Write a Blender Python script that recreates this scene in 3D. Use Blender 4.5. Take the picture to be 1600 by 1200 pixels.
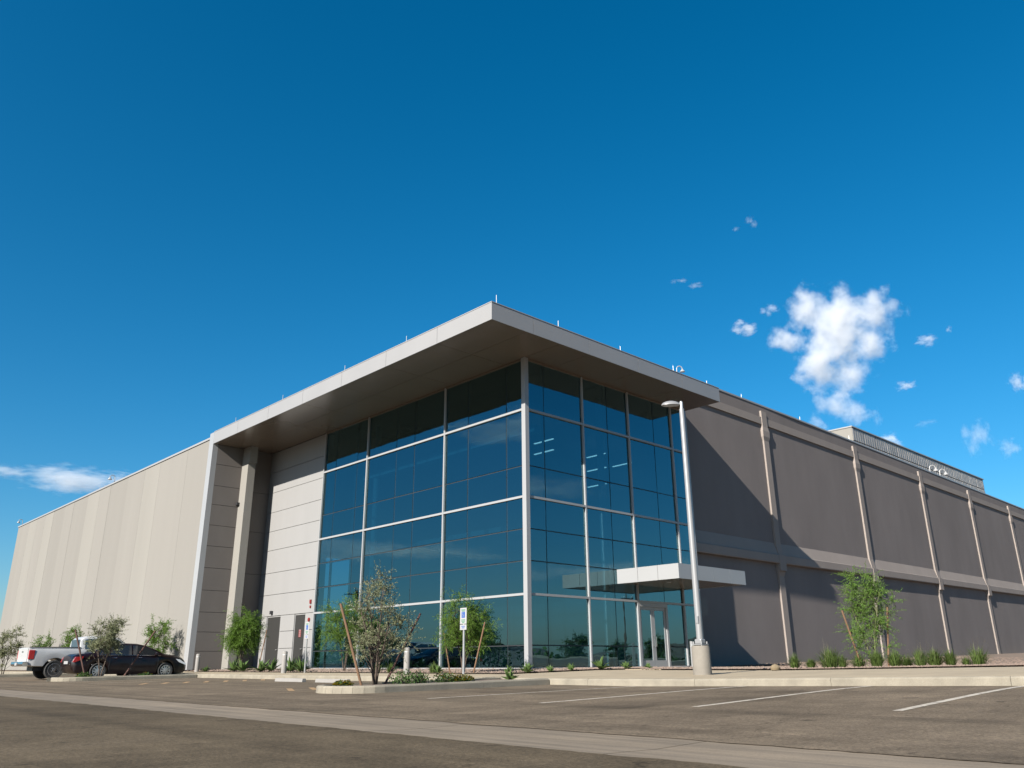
import bpy, bmesh, math, random
from mathutils import Vector, Matrix
import numpy as np

for o in list(bpy.data.objects):
    bpy.data.objects.remove(o)
SC = bpy.context.scene
C = SC.collection
R = math.radians

# ------------------------------------------------------------------ camera
cam = bpy.data.cameras.new('camera')
cam.sensor_width = 36.0
cam.lens = 28.296
cam.clip_start = 0.05
cam.clip_end = 20000
cam_ob = bpy.data.objects.new('camera', cam)
C.objects.link(cam_ob)
_r = Vector((0.7296037, -0.6838327, -0.0071532))
_u = Vector((-0.2184485, -0.2429563, 0.9451204))
_f = Vector((0.6480421, 0.6880008, 0.3266441))
_m = Matrix(((_r.x, _u.x, -_f.x, -22.26647), (_r.y, _u.y, -_f.y, -22.85927), (_r.z, _u.z, -_f.z, 0.26645), (0, 0, 0, 1)))
cam_ob.matrix_world = _m
SC.camera = cam_ob

# ------------------------------------------------------------------ sky and sun
SUN_TO = Vector((-1.0, -0.182, 0.562)).normalized()      # towards the sun
SUN_EL = math.asin(SUN_TO.z)
SUN_AZ = math.atan2(SUN_TO.x, SUN_TO.y)
world = bpy.data.worlds.new('World')
SC.world = world
world.use_nodes = True
nt = world.node_tree
nt.nodes.clear()
wo = nt.nodes.new('ShaderNodeOutputWorld')
bg = nt.nodes.new('ShaderNodeBackground')
sky = nt.nodes.new('ShaderNodeTexSky')
sky.sky_type = 'NISHITA'
sky.sun_disc = False
sky.sun_elevation = SUN_EL
sky.sun_rotation = SUN_AZ
sky.altitude = 350
sky.air_density = 1.1
sky.dust_density = 0.9
sky.ozone_density = 7.0
hs = nt.nodes.new('ShaderNodeHueSaturation')
hs.inputs['Hue'].default_value = 0.487
hs.inputs['Saturation'].default_value = 1.25
hs.inputs['Value'].default_value = 1.0
nt.links.new(sky.outputs[0], hs.inputs['Color'])
nt.links.new(hs.outputs[0], bg.inputs['Color'])
bg.inputs['Strength'].default_value = 0.0535
nt.links.new(bg.outputs[0], wo.inputs['Surface'])

sun = bpy.data.lights.new('sun', 'SUN')
sun.energy = 5.0
sun.angle = R(0.53)
sun.color = (1.0, 0.94, 0.86)
sun_ob = bpy.data.objects.new('sun', sun)
C.objects.link(sun_ob)
sun_ob.location = (-60, -10, 40)
sun_ob.rotation_euler = SUN_TO.to_track_quat('Z', 'Y').to_euler()

SC.view_settings.view_transform = 'Standard'
SC.view_settings.look = 'None'
SC.view_settings.exposure = 1.38
SC.view_settings.gamma = 1.0
SC.view_settings.use_curve_mapping = False
SC.render.engine = 'CYCLES'
SC.cycles.use_denoising = True
SC.cycles.max_bounces = 10
SC.cycles.transparent_max_bounces = 16
SC.cycles.volume_bounces = 3
SC.cycles.volume_max_steps = 512

# ------------------------------------------------------------------ materials
MATS = {}
def _pos(nt, scale=None):
    g = nt.nodes.new('ShaderNodeNewGeometry')
    if scale is None:
        return g.outputs['Position']
    m = nt.nodes.new('ShaderNodeMapping')
    m.inputs['Scale'].default_value = scale
    nt.links.new(g.outputs['Position'], m.inputs['Vector'])
    return m.outputs[0]
def _noise(nt, vec, scale, detail=4, rough=0.55):
    n = nt.nodes.new('ShaderNodeTexNoise')
    n.inputs['Scale'].default_value = scale
    n.inputs['Detail'].default_value = detail
    n.inputs['Roughness'].default_value = rough
    nt.links.new(vec, n.inputs['Vector'])
    return n.outputs['Fac']
def _ramp(nt, fac, stops):
    r = nt.nodes.new('ShaderNodeValToRGB')
    e = r.color_ramp.elements
    while len(e) < len(stops):
        e.new(0.5)
    for i, (p, c) in enumerate(stops):
        e[i].position = p
        e[i].color = (c, c, c, 1) if not isinstance(c, tuple) else (*c, 1)
    nt.links.new(fac, r.inputs['Fac'])
    return r.outputs['Color']
def _mul(nt, a, b, fac=1.0):
    m = nt.nodes.new('ShaderNodeMix')
    m.data_type = 'RGBA'
    m.blend_type = 'MULTIPLY'
    m.inputs[0].default_value = fac
    for s, i in ((a, 6), (b, 7)):
        if isinstance(s, tuple):
            m.inputs[i].default_value = (*s, 1)
        else:
            nt.links.new(s, m.inputs[i])
    return m.outputs[2]
def _mixc(nt, fac, a, b):
    m = nt.nodes.new('ShaderNodeMix')
    m.data_type = 'RGBA'
    nt.links.new(fac, m.inputs[0])
    for s, i in ((a, 6), (b, 7)):
        if isinstance(s, tuple):
            m.inputs[i].default_value = (*s, 1)
        else:
            nt.links.new(s, m.inputs[i])
    return m.outputs[2]
def base_mat(name):
    m = bpy.data.materials.new(name)
    m.use_nodes = True
    n = m.node_tree
    b = n.nodes['Principled BSDF']
    MATS[name] = m
    return m, n, b
def mat(name, col, rough=0.6, var=0.12, vscale=1.2, stretch=None, bump=0.0, bscale=40, metal=0.0, spec=0.5, fine=0.0, coat=0.0):
    m, n, b = base_mat(name)
    v = _pos(n, stretch)
    c = _ramp(n, _noise(n, v, vscale, 6, 0.6), [(0.28, 1 - var), (0.72, 1 + var * 0.6)])
    out = _mul(n, col, c)
    if fine:
        c2 = _ramp(n, _noise(n, _pos(n), 55, 3, 0.7), [(0.3, 1 - fine), (0.7, 1 + fine)])
        out = _mul(n, out, c2)
    n.links.new(out, b.inputs['Base Color'])
    b.inputs['Roughness'].default_value = rough
    b.inputs['Metallic'].default_value = metal
    b.inputs['Specular IOR Level'].default_value = spec
    if coat:
        b.inputs['Coat Weight'].default_value = coat
        b.inputs['Coat Roughness'].default_value = 0.04
    if bump:
        bp = n.nodes.new('ShaderNodeBump')
        bp.inputs['Strength'].default_value = bump
        bp.inputs['Distance'].default_value = 0.02
        n.links.new(_noise(n, v, bscale, 4, 0.6), bp.inputs['Height'])
        n.links.new(bp.outputs[0], b.inputs['Normal'])
    return m
def plain(name, col, rough=0.5, metal=0.0, spec=0.5, emit=0.0, coat=0.0):
    m, n, b = base_mat(name)
    b.inputs['Base Color'].default_value = (*col, 1)
    b.inputs['Roughness'].default_value = rough
    b.inputs['Metallic'].default_value = metal
    b.inputs['Specular IOR Level'].default_value = spec
    if coat:
        b.inputs['Coat Weight'].default_value = coat
        b.inputs['Coat Roughness'].default_value = 0.04
    if emit:
        b.inputs['Emission Color'].default_value = (*col, 1)
        b.inputs['Emission Strength'].default_value = emit
    return m
def leafmat(name, col, trans=0.35, var=0.35):
    m, n, b = base_mat(name)
    g = n.nodes.new('ShaderNodeNewGeometry')
    c = _ramp(n, g.outputs['Random Per Island'], [(0.0, tuple(x * (1 - var) for x in col)), (0.6, col), (1.0, tuple(min(1, x * (1 + var)) for x in col))])
    n.links.new(c, b.inputs['Base Color'])
    b.inputs['Roughness'].default_value = 0.55
    b.inputs['Specular IOR Level'].default_value = 0.25
    t = n.nodes.new('ShaderNodeBsdfTranslucent')
    n.links.new(_mul(n, c, (1.0, 1.1, 0.55)), t.inputs['Color'])
    mx = n.nodes.new('ShaderNodeMixShader')
    mx.inputs[0].default_value = trans
    n.links.new(b.outputs[0], mx.inputs[1])
    n.links.new(t.outputs[0], mx.inputs[2])
    n.links.new(mx.outputs[0], n.nodes['Material Output'].inputs['Surface'])
    return m

# building finishes
mat('beige_a', (0.1633, 0.1552, 0.1402), 0.85, 0.05, 0.45, (1, 1, 0.06), 0.25, 60, spec=0.2, fine=0.03)
mat('beige_b', (0.1724, 0.1646, 0.1478), 0.85, 0.05, 0.45, (1, 1, 0.06), 0.25, 60, spec=0.2, fine=0.03)
mat('beige_c', (0.1544, 0.1467, 0.1325), 0.85, 0.05, 0.45, (1, 1, 0.06), 0.25, 60, spec=0.2, fine=0.03)
mat('white_metal', (0.218, 0.22, 0.222), 0.38, 0.03, 0.6, None, 0.0, metal=0.0, spec=0.5)
mat('white_panel', (0.19, 0.1875, 0.1834), 0.55, 0.05, 0.7, (1, 1, 0.25))
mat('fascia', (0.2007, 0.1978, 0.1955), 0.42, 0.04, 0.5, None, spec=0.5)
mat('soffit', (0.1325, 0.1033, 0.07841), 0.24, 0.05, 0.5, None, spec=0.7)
mat('grey_stucco', (0.1514, 0.1329, 0.125), 0.9, 0.11, 0.5, (1, 1, 0.35), 0.3, 50, spec=0.12, fine=0.07)
mat('grey_panel', (0.1033, 0.09122, 0.08266), 0.8, 0.08, 0.9, (1, 1, 0.4), 0.1, 50)
mat('taupe', (0.2063, 0.1785, 0.1595), 0.85, 0.07, 0.8, (1, 1, 0.4), 0.2, 50, spec=0.15, fine=0.04)
mat('service_door', (0.015, 0.0145, 0.013), 0.6, 0.05, 1)
mat('coping', (0.2202, 0.2169, 0.2137), 0.4, 0.04, 1)
plain('gasket', (0.012, 0.014, 0.016), 0.7)
mat('screen_metal', (0.246, 0.2339, 0.2213), 0.5, 0.25, 1.2, (1, 1, 1), metal=0.3)
mat('roof_membrane', (0.212, 0.2081, 0.2004), 0.8, 0.1, 0.6)
# inside
mat('inside_wall', (0.08885, 0.08885, 0.0867), 0.8, 0.05, 0.5)
mat('inside_floor', (0.0752, 0.0705, 0.0658), 0.4, 0.08, 0.8)
mat('inside_ceiling', (0.188, 0.188, 0.188), 0.8, 0.04, 0.5)
mat('inside_column', (0.2914, 0.2914, 0.282), 0.7, 0.03, 0.5)
plain('lamp_glow', (1.0, 0.96, 0.88), 0.5, emit=1.1)
# metal, signs
mat('pole_metal', (0.2137, 0.2137, 0.2137), 0.35, 0.05, 2, metal=0.25)
mat('galvanised', (0.42, 0.42, 0.41), 0.45, 0.12, 6, metal=0.6)
plain('sign_white', (0.259, 0.259, 0.259), 0.35)
plain('sign_blue', (0.012, 0.06, 0.228), 0.35)
plain('sign_green', (0.018, 0.132, 0.06), 0.35)
plain('sign_red', (0.136, 0.0104, 0.0088), 0.4)
plain('dark_plastic', (0.02, 0.02, 0.022), 0.45)
plain('lens_glass', (0.35, 0.36, 0.38), 0.15)
mat('lamp_white', (0.2428, 0.2428, 0.2396), 0.3, 0.03, 2)
# ground
mat('concrete_kerb', (0.1808, 0.1603, 0.1226), 0.85, 0.26, 2.3, None, 0.4, 60, fine=0.14)
mat('concrete_walk', (0.2667, 0.2158, 0.145), 0.88, 0.14, 0.9, None, 0.25, 60, fine=0.06)
mat('concrete_base', (0.1542, 0.1387, 0.1156), 0.85, 0.16, 3, None, 0.3, 50, fine=0.06)
mat('concrete_white', (0.1813, 0.1716, 0.1586), 0.8, 0.12, 3, None, 0.2, 60)
mat('gravel_soil', (0.1318, 0.09519, 0.06957), 0.95, 0.25, 3, None, 0.5, 30, fine=0.2)
mat('pebble', (0.1611, 0.1171, 0.09153), 0.9, 0.35, 9)
mat('desert_soil', (0.07614, 0.05584, 0.03934), 0.95, 0.25, 0.05, None, 0.4, 2)
mat('hill_rock', (0.10, 0.085, 0.065), 0.95, 0.35, 0.01)
mat('ochre_paint', (0.25, 0.155, 0.07), 0.8, 0.3, 3)
mat('boulder', (0.1619, 0.1231, 0.07122), 0.9, 0.25, 6)
# vehicles
plain('paint_white', (0.3444, 0.3444, 0.3444), 0.25, coat=0.6)
plain('paint_maroon', (0.0055, 0.0016, 0.0018), 0.32, spec=0.3, coat=0.35)
plain('car_glass', (0.012, 0.014, 0.016), 0.05, spec=0.8)
plain('cab_glass', (0.02, 0.04, 0.06), 0.04, spec=0.9)
plain('rubber', (0.018, 0.018, 0.018), 0.8)
plain('rim', (0.55, 0.55, 0.56), 0.25, metal=0.9)
plain('chrome', (0.65, 0.65, 0.66), 0.12, metal=1.0)
plain('red_lens', (0.30, 0.012, 0.015), 0.15, coat=0.5)
plain('clear_lens', (0.55, 0.56, 0.58), 0.1, coat=0.5)
# plants
leafmat('leaf_willow', (0.08236, 0.146, 0.01922), 0.42)
leafmat('leaf_olive', (0.1434, 0.1548, 0.08337), 0.22)
leafmat('leaf_paloverde', (0.09265, 0.1695, 0.02746), 0.38)
leafmat('leaf_grass', (0.0727, 0.1091, 0.02644), 0.3)
leafmat('leaf_straw', (0.1729, 0.1525, 0.0966), 0.3)
leafmat('leaf_agave', (0.07016, 0.117, 0.03215), 0.2)
leafmat('leaf_shrub', (0.045, 0.085, 0.022), 0.25)
leafmat('petal_yellow', (0.2796, 0.2034, 0.005084), 0.2)
leafmat('leaf_dry', (0.17, 0.155, 0.105), 0.2)
mat('bark', (0.065, 0.0475, 0.035), 0.95, 0.25, 12, None, 0.4, 60)
mat('bark_green', (0.096, 0.102, 0.045), 0.9, 0.2, 12)
mat('stake_wood', (0.114, 0.0627, 0.0323), 0.85, 0.25, 9, (1, 1, 0.2))
mat('stake_dark', (0.065, 0.03, 0.0225), 0.85, 0.25, 9, (1, 1, 0.2))

def asphalt_mat(name, col, dusty):
    m, n, b = base_mat(name)
    p = _pos(n)
    big = _ramp(n, _noise(n, p, 0.16, 6, 0.65), [(0.3, 0.80), (0.7, 1.16)])
    streak = _ramp(n, _noise(n, _pos(n, (0.16, 0.9, 1)), 1.4, 6, 0.65), [(0.32, 0.84), (0.68, 1.14)])
    mid = _ramp(n, _noise(n, p, 1.7, 7, 0.7), [(0.32, 0.78), (0.7, 1.18)])
    fine = _ramp(n, _noise(n, p, 30, 4, 0.85), [(0.32, 0.50), (0.5, 1.0), (0.70, 1.62)])
    oil = _ramp(n, _noise(n, p, 0.42, 4, 0.6), [(0.56, 1.0), (0.70, 0.66)])
    dust = _ramp(n, _noise(n, _pos(n, (0.5, 1, 1)), 0.9, 6, 0.7), [(0.52, 0.0), (0.75, dusty)])
    spot = _ramp(n, _noise(n, p, 3.1, 2, 0.4), [(0.70, 1.0), (0.75, 0.5)])
    tyre = _ramp(n, _noise(n, _pos(n, (1.0, 0.025, 1)), 1.5, 4, 0.6), [(0.34, 0.76), (0.52, 1.05)])
    vo = n.nodes.new('ShaderNodeTexVoronoi')
    vo.feature = 'DISTANCE_TO_EDGE'
    vo.inputs['Scale'].default_value = 0.30
    wv = n.nodes.new('ShaderNodeVectorMath')
    nv = n.nodes.new('ShaderNodeTexNoise')
    nv.inputs['Scale'].default_value = 1.6
    nv.inputs['Detail'].default_value = 5
    n.links.new(p, nv.inputs['Vector'])
    sv = n.nodes.new('ShaderNodeVectorMath')
    sv.operation = 'SCALE'
    sv.inputs['Scale'].default_value = 0.9
    n.links.new(nv.outputs['Color'], sv.inputs[0])
    n.links.new(p, wv.inputs[0])
    n.links.new(sv.outputs[0], wv.inputs[1])
    n.links.new(wv.outputs[0], vo.inputs['Vector'])
    crack = _ramp(n, vo.outputs['Distance'], [(0.0, 0.45), (0.0035, 1.0)])
    gate = _ramp(n, _noise(n, p, 0.35, 2, 0.5), [(0.50, 0.0), (0.60, 1.0)])
    crack = _mixc(n, gate, (1.0, 1.0, 1.0), crack)
    c = _mul(n, col, big)
    for k in (streak, mid, oil, spot, tyre, crack):
        c = _mul(n, c, k)
    c = _mixc(n, dust, c, (0.142, 0.112, 0.079))
    c = _mul(n, c, fine)
    n.links.new(c, b.inputs['Base Color'])
    b.inputs['Roughness'].default_value = 0.9
    b.inputs['Specular IOR Level'].default_value = 0.12
    bp = n.nodes.new('ShaderNodeBump')
    bp.inputs['Strength'].default_value = 0.7
    bp.inputs['Distance'].default_value = 0.014
    n.links.new(_noise(n, p, 45, 4, 0.75), bp.inputs['Height'])
    n.links.new(bp.outputs[0], b.inputs['Normal'])
asphalt_mat('asphalt', (0.077, 0.0595, 0.0385), 0.25)
asphalt_mat('asphalt_bays', (0.113, 0.0885, 0.0625), 0.32)
def gutter_mat():
    m, n, b = base_mat('concrete_gutter')
    p = _pos(n)
    big = _ramp(n, _noise(n, p, 0.8, 5, 0.6), [(0.3, 0.82), (0.7, 1.12)])
    lines = _ramp(n, _noise(n, _pos(n, (9, 0.25, 1)), 1.3, 6, 0.7), [(0.30, 0.58), (0.62, 1.12)])
    fine = _ramp(n, _noise(n, p, 60, 2, 0.7), [(0.3, 0.84), (0.7, 1.14)])
    c = _mul(n, _mul(n, _mul(n, (0.150, 0.117, 0.080), big), lines), fine)
    n.links.new(c, b.inputs['Base Color'])
    b.inputs['Roughness'].default_value = 0.85
gutter_mat()
def paint_mat():
    m, n, b = base_mat('road_paint')
    p = _pos(n)
    w = _ramp(n, _noise(n, p, 7, 6, 0.75), [(0.36, 0.0), (0.50, 1.0)])
    c = _mixc(n, w, (0.11, 0.09, 0.066), (0.36, 0.32, 0.26))
    n.links.new(c, b.inputs['Base Color'])
    b.inputs['Roughness'].default_value = 0.75
paint_mat()
def glass_mat(name, tint, trans, ior):
    m, n, b = base_mat(name)
    n.nodes.remove(b)
    fr = n.nodes.new('ShaderNodeFresnel')
    fr.inputs['IOR'].default_value = ior
    gl = n.nodes.new('ShaderNodeBsdfGlossy')
    gl.inputs['Roughness'].default_value = 0.0
    gl.inputs['Color'].default_value = (*tint, 1)
    tr = n.nodes.new('ShaderNodeBsdfTransparent')
    tr.inputs['Color'].default_value = (*trans, 1)
    # the reflective coat sits on the outer face only; slight pillowing of the panes
    ge = n.nodes.new('ShaderNodeNewGeometry')
    inv = n.nodes.new('ShaderNodeMath')
    inv.operation = 'SUBTRACT'
    inv.inputs[0].default_value = 1.0
    n.links.new(ge.outputs['Backfacing'], inv.inputs[1])
    fm = n.nodes.new('ShaderNodeMath')
    fm.operation = 'MULTIPLY'
    n.links.new(fr.outputs[0], fm.inputs[0])
    n.links.new(inv.outputs[0], fm.inputs[1])
    bp = n.nodes.new('ShaderNodeBump')
    bp.inputs['Strength'].default_value = 0.06
    bp.inputs['Distance'].default_value = 0.05
    n.links.new(_noise(n, _pos(n), 0.8, 2, 0.4), bp.inputs['Height'])
    n.links.new(bp.outputs[0], gl.inputs['Normal'])
    mx = n.nodes.new('ShaderNodeMixShader')
    n.links.new(fm.outputs[0], mx.inputs[0])
    n.links.new(tr.outputs[0], mx.inputs[1])
    n.links.new(gl.outputs[0], mx.inputs[2])
    n.links.new(mx.outputs[0], n.nodes['Material Output'].inputs['Surface'])
glass_mat('tinted_glass', (0.52, 0.90, 1.0), (0.24, 0.40, 0.46), 2.55)
M = MATS

# ------------------------------------------------------------------ mesh helpers
class MB:
    def __init__(s):
        s.v = []
        s.f = []
    def add(s, vs, fs):
        o = len(s.v)
        s.v += [tuple(v) for v in vs]
        s.f += [tuple(i + o for i in f) for f in fs]
        return s
    def box(s, x0, x1, y0, y1, z0, z1):
        x0, x1 = min(x0, x1), max(x0, x1)
        y0, y1 = min(y0, y1), max(y0, y1)
        z0, z1 = min(z0, z1), max(z0, z1)
        return s.add([(x0, y0, z0), (x1, y0, z0), (x1, y1, z0), (x0, y1, z0), (x0, y0, z1), (x1, y0, z1), (x1, y1, z1), (x0, y1, z1)],
                     [(0, 3, 2, 1), (4, 5, 6, 7), (0, 1, 5, 4), (1, 2, 6, 5), (2, 3, 7, 6), (3, 0, 4, 7)])
    def prism(s, poly, axis, a, b):
        """closed polygon in the plane normal to axis, extruded from a to b"""
        n = len(poly)
        def P(u, v, w):
            return {0: (w, u, v), 1: (u, w, v), 2: (u, v, w)}[axis]
        vs = [P(u, v, a) for u, v in poly] + [P(u, v, b) for u, v in poly]
        fs = [tuple(range(n - 1, -1, -1)), tuple(range(n, 2 * n))]
        fs += [(i, (i + 1) % n, n + (i + 1) % n, n + i) for i in range(n)]
        return s.add(vs, fs)
    def tube(s, pts, rad, n=8, cap=True):
        pts = [Vector(p) for p in pts]
        if not isinstance(rad, (list, tuple)):
            rad = [rad] * len(pts)
        vs = []
        fs = []
        t0 = (pts[1] - pts[0]).normalized()
        a = t0.orthogonal().normalized()
        for i, p in enumerate(pts):
            t = (pts[min(i + 1, len(pts) - 1)] - pts[max(i - 1, 0)])
            if t.length < 1e-9:
                t = t0
            t = t.normalized()
            a = (a - t * a.dot(t))
            a = a.normalized() if a.length > 1e-6 else t.orthogonal().normalized()
            b = t.cross(a)
            for k in range(n):
                an = 2 * math.pi * k / n
                vs.append(p + (a * math.cos(an) + b * math.sin(an)) * rad[i])
        for i in range(len(pts) - 1):
            for k in range(n):
                fs.append((i * n + k, i * n + (k + 1) % n, (i + 1) * n + (k + 1) % n, (i + 1) * n + k))
        if cap:
            fs.append(tuple(range(n - 1, -1, -1)))
            fs.append(tuple(range((len(pts) - 1) * n, len(pts) * n)))
        return s.add(vs, fs)
    def lathe(s, prof, n=20, c=(0, 0, 0), axis=2):
        vs = []
        fs = []
        for r, z in prof:
            for k in range(n):
                an = 2 * math.pi * k / n
                u, v = r * math.cos(an), r * math.sin(an)
                q = {2: (u, v, z), 1: (u, z, v), 0: (z, u, v)}[axis]
                vs.append((q[0] + c[0], q[1] + c[1], q[2] + c[2]))
        m = len(prof)
        for i in range(m - 1):
            for k in range(n):
                fs.append((i * n + k, i * n + (k + 1) % n, (i + 1) * n + (k + 1) % n, (i + 1) * n + k))
        fs.append(tuple(range(n - 1, -1, -1)))
        fs.append(tuple(range((m - 1) * n, m * n)))
        return s.add(vs, fs)
    def build(s, name, m, parent=None, smooth=False, bevel=0.0, fix=False):
        me = bpy.data.meshes.new(name)
        me.from_pydata(s.v, [], s.f)
        if fix:
            bm = bmesh.new()
            bm.from_mesh(me)
            bmesh.ops.recalc_face_normals(bm, faces=bm.faces)
            bm.to_mesh(me)
            bm.free()
        me.materials.append(M[m])
        if smooth:
            me.polygons.foreach_set('use_smooth', [True] * len(me.polygons))
            if smooth != 'all':
                try:
                    me.set_sharp_from_angle(angle=R(40))
                except Exception:
                    pass
        o = bpy.data.objects.new(name, me)
        C.objects.link(o)
        if parent is not None:
            o.parent = parent
        if bevel:
            b = o.modifiers.new('bevel', 'BEVEL')
            b.width = bevel
            b.segments = 2
            b.limit_method = 'ANGLE'
        return o
def box(name, m, parent, *a, **k):
    return MB().box(*a).build(name, m, parent, **k)
def tag(o, label=None, cat=None, group=None, kind=None):
    if label:
        o['label'] = label
    if cat:
        o['category'] = cat
    if group:
        o['group'] = group
    if kind:
        o['kind'] = kind
    return o
def empty(name, loc=(0, 0, 0), rz=0.0, label=None, cat=None, group=None):
    o = bpy.data.objects.new(name, None)
    C.objects.link(o)
    o.location = loc
    o.rotation_euler = (0, 0, rz)
    o.empty_display_size = 0.2
    return tag(o, label, cat, group)
def children(o):
    return [x for x in bpy.data.objects if x.parent == o]
def copy_tree(o, parent=None):
    c = o.copy()
    C.objects.link(c)
    c.parent = parent
    for ch in children(o):
        copy_tree(ch, c)
    return c
def sstep(a, b, x):
    t = min(1, max(0, (x - a) / (b - a)))
    return t * t * (3 - 2 * t)

# ------------------------------------------------------------------ ground heights (floor of the building = 0)
KX = -6.9
def asph(x, y):
    z = -0.36 + 0.0102 * min(max(x + 15.6, 0), 8.7)
    z += 0.0155 * max(0, -10.6 - y) * sstep(-14.5, -7.0, x)
    return z
def wall_y(x):
    return 0.7 + 0.014 * max(0, x - 24)
def base_z(x):
    return 0.0145 * max(0, x - 13)
def walk(x, y):
    zk = asph(KX, y) + 0.15
    z = zk + 0.0175 * min(max(x - KX, 0), 6.9)
    if x > 0:
        z += base_z(x) * sstep(-16, 0.5, y)
    return z
def sheet(name, m, xs, ys, fz, dz=0.0, parent=None, keep=None, thick=None):
    nx, ny = len(xs), len(ys)
    vs = [(x, y, fz(x, y) + dz) for y in ys for x in xs]
    fs = []
    for j in range(ny - 1):
        for i in range(nx - 1):
            if keep and not keep(0.5 * (xs[i] + xs[i + 1]), 0.5 * (ys[j] + ys[j + 1])):
                continue
            fs.append((j * nx + i, j * nx + i + 1, (j + 1) * nx + i + 1, (j + 1) * nx + i))
    return MB().add(vs, fs).build(name, m, parent)
def lin(a, b, n):
    return [a + (b - a) * i / n for i in range(n + 1)]

# far desert ground, well below the paving
g = MB()
ring = [(-6000, -6000), (6000, -6000), (6000, 6000), (-6000, 6000)]
g.add([(x, y, -0.62) for x, y in ring], [(0, 1, 2, 3)])
tag(g.build('ground', 'desert_soil'), kind='structure')
# asphalt: ends at the kerb line
def ragged(name, m, xs, edge, sign, seed):
    rr = random.Random(seed)
    ys_ = lin(-90, -32, 6) + [-31.9 + 0.11 * i for i in range(1, 900)] + lin(68, 100, 4)
    vs, fs = [], []
    cols = (xs + [None]) if sign > 0 else ([None] + xs)
    j1 = 0.0
    for y in ys_:
        j1 = 0.6 * j1 + rr.uniform(-0.022, 0.022)
        for x in cols:
            if x is None:
                vs.append((edge + j1, y, asph(edge, y)))
            else:
                vs.append((x, y, asph(x, y)))
    nx = len(cols)
    for j in range(len(ys_) - 1):
        for i in range(nx - 1):
            fs.append((j * nx + i, j * nx + i + 1, (j + 1) * nx + i + 1, (j + 1) * nx + i))
    return tag(MB().add(vs, fs).build(name, m), kind='structure')
ragged('asphalt', 'asphalt', lin(-75, -20, 6) + [-18.4], -17.46, 1, 1)
ragged('asphalt', 'asphalt_bays', [-15.6] + lin(-14.5, KX + 0.02, 9), -16.14, -1, 2)
# concrete valley gutter, with joints every 3 m
gut = MB().box(-17.515, -16.085, -90, 100, -0.46, -0.395).build('gutter', 'concrete_gutter')
tag(gut, kind='structure')
y = -40.0
k = 0
while y < 70:
    mb = MB()
    y0, y1 = y + 0.008, y + 3.04
    mb.add([(-17.51, y0, -0.3645), (-16.8, y0, -0.378), (-16.09, y0, -0.3645), (-16.09, y1, -0.3645), (-16.8, y1, -0.378), (-17.51, y1, -0.3645),
            (-17.51, y0, -0.45), (-16.09, y0, -0.45), (-16.09, y1, -0.45), (-17.51, y1, -0.45)],
           [(0, 1, 4, 5), (1, 2, 3, 4), (6, 7, 2, 1, 0), (5, 4, 3, 8, 9), (6, 0, 5, 9), (7, 8, 3, 2)])
    mb.build('gutter_slab', 'concrete_gutter', gut)
    y += 3.05
    k += 1

# parking stripes on the right and ochre hatching of the accessible aisle on the left
STR = [(-12.95, -10.75), (-12.95, -13.55), (-12.6, -16.1), (-12.2, -18.6)]
def stripe(x0, x1, y0, y1, w, m, name):
    n = 10
    vs = []
    dx, dy = x1 - x0, y1 - y0
    L = math.hypot(dx, dy)
    nx, ny = -dy / L * w / 2, dx / L * w / 2
    for i in range(n + 1):
        x = x0 + dx * i / n
        yy = y0 + dy * i / n
        for s in (-1, 1):
            px, py = x + s * nx, yy + s * ny
            vs.append((px, py, asph(px, py) + 0.004))
    fs = [(2 * i, 2 * i + 2, 2 * i + 3, 2 * i + 1) for i in range(n)]
    return tag(MB().add(vs, fs).build(name, m), kind='structure')
for (x, y) in STR:
    stripe(x, KX + 0.0, y, y + 0.12, 0.11, 'road_paint', 'parking_stripe')
for y in (-21.4, -24.1, 9.0, 11.7):
    stripe(-12.6, KX, y, y, 0.11, 'road_paint', 'parking_stripe')
for i in range(9):
    stripe(-12.4 + i * 0.62, -11.6 + i * 0.62, -4.9, -3.3, 0.14, 'ochre_paint', 'aisle_stripe')
for i in range(7):
    stripe(-12.2 + i * 0.7, -11.4 + i * 0.7, 5.2, 6.8, 0.14, 'ochre_paint', 'aisle_stripe')
# walkway behind the kerb
wxs = [KX + 0.15] + lin(-6, 0, 6) + [4, 8, 12, 16, 20, 26, 32, 38, 44, 50, 56, 62, 70, 80, 100]
wys = lin(-60, -20, 8) + lin(-18, 0, 18) + [0.4, 1.4, 3] + lin(6, 70, 20)
wk = sheet('sidewalk', 'concrete_walk', wxs, wys, walk, -0.015, keep=lambda x, y: not (x > 0.3 and y > 1.4) and not (x > -3.3 and y > 22.6))
tag(wk, kind='structure')
# walkway slabs with joints
def slab(x0, x1, y0, y1, parent):
    e = 0.006
    vs = []
    for (x, y) in ((x0 + e, y0 + e), (x1 - e, y0 + e), (x1 - e, y1 - e), (x0 + e, y1 - e)):
        vs.append((x, y, walk(x, y)))
    for (x, y) in ((x0 + e, y0 + e), (x1 - e, y0 + e), (x1 - e, y1 - e), (x0 + e, y1 - e)):
        vs.append((x, y, walk(x, y) - 0.03))
    MB().add(vs, [(0, 1, 2, 3), (4, 5, 1, 0), (5, 6, 2, 1), (6, 7, 3, 2), (7, 4, 0, 3)]).build('slab', 'concrete_walk', parent)
for j in range(-20, 22):
    y0 = j * 1.8
    slab(KX + 0.152, -4.5, y0, y0 + 1.8, wk)
    if y0 < -5.4:
        slab(-4.5, -2.4, y0, y0 + 1.8, wk)
        slab(-2.4, -0.3, y0, y0 + 1.8, wk)
for i in range(6):
    for j in range(2):
        slab(1.5 + i * 1.8, 3.3 + i * 1.8, -5.2 - 1.8 * j + 1.8, -3.4 - 1.8 * j + 1.8, wk)

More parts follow.
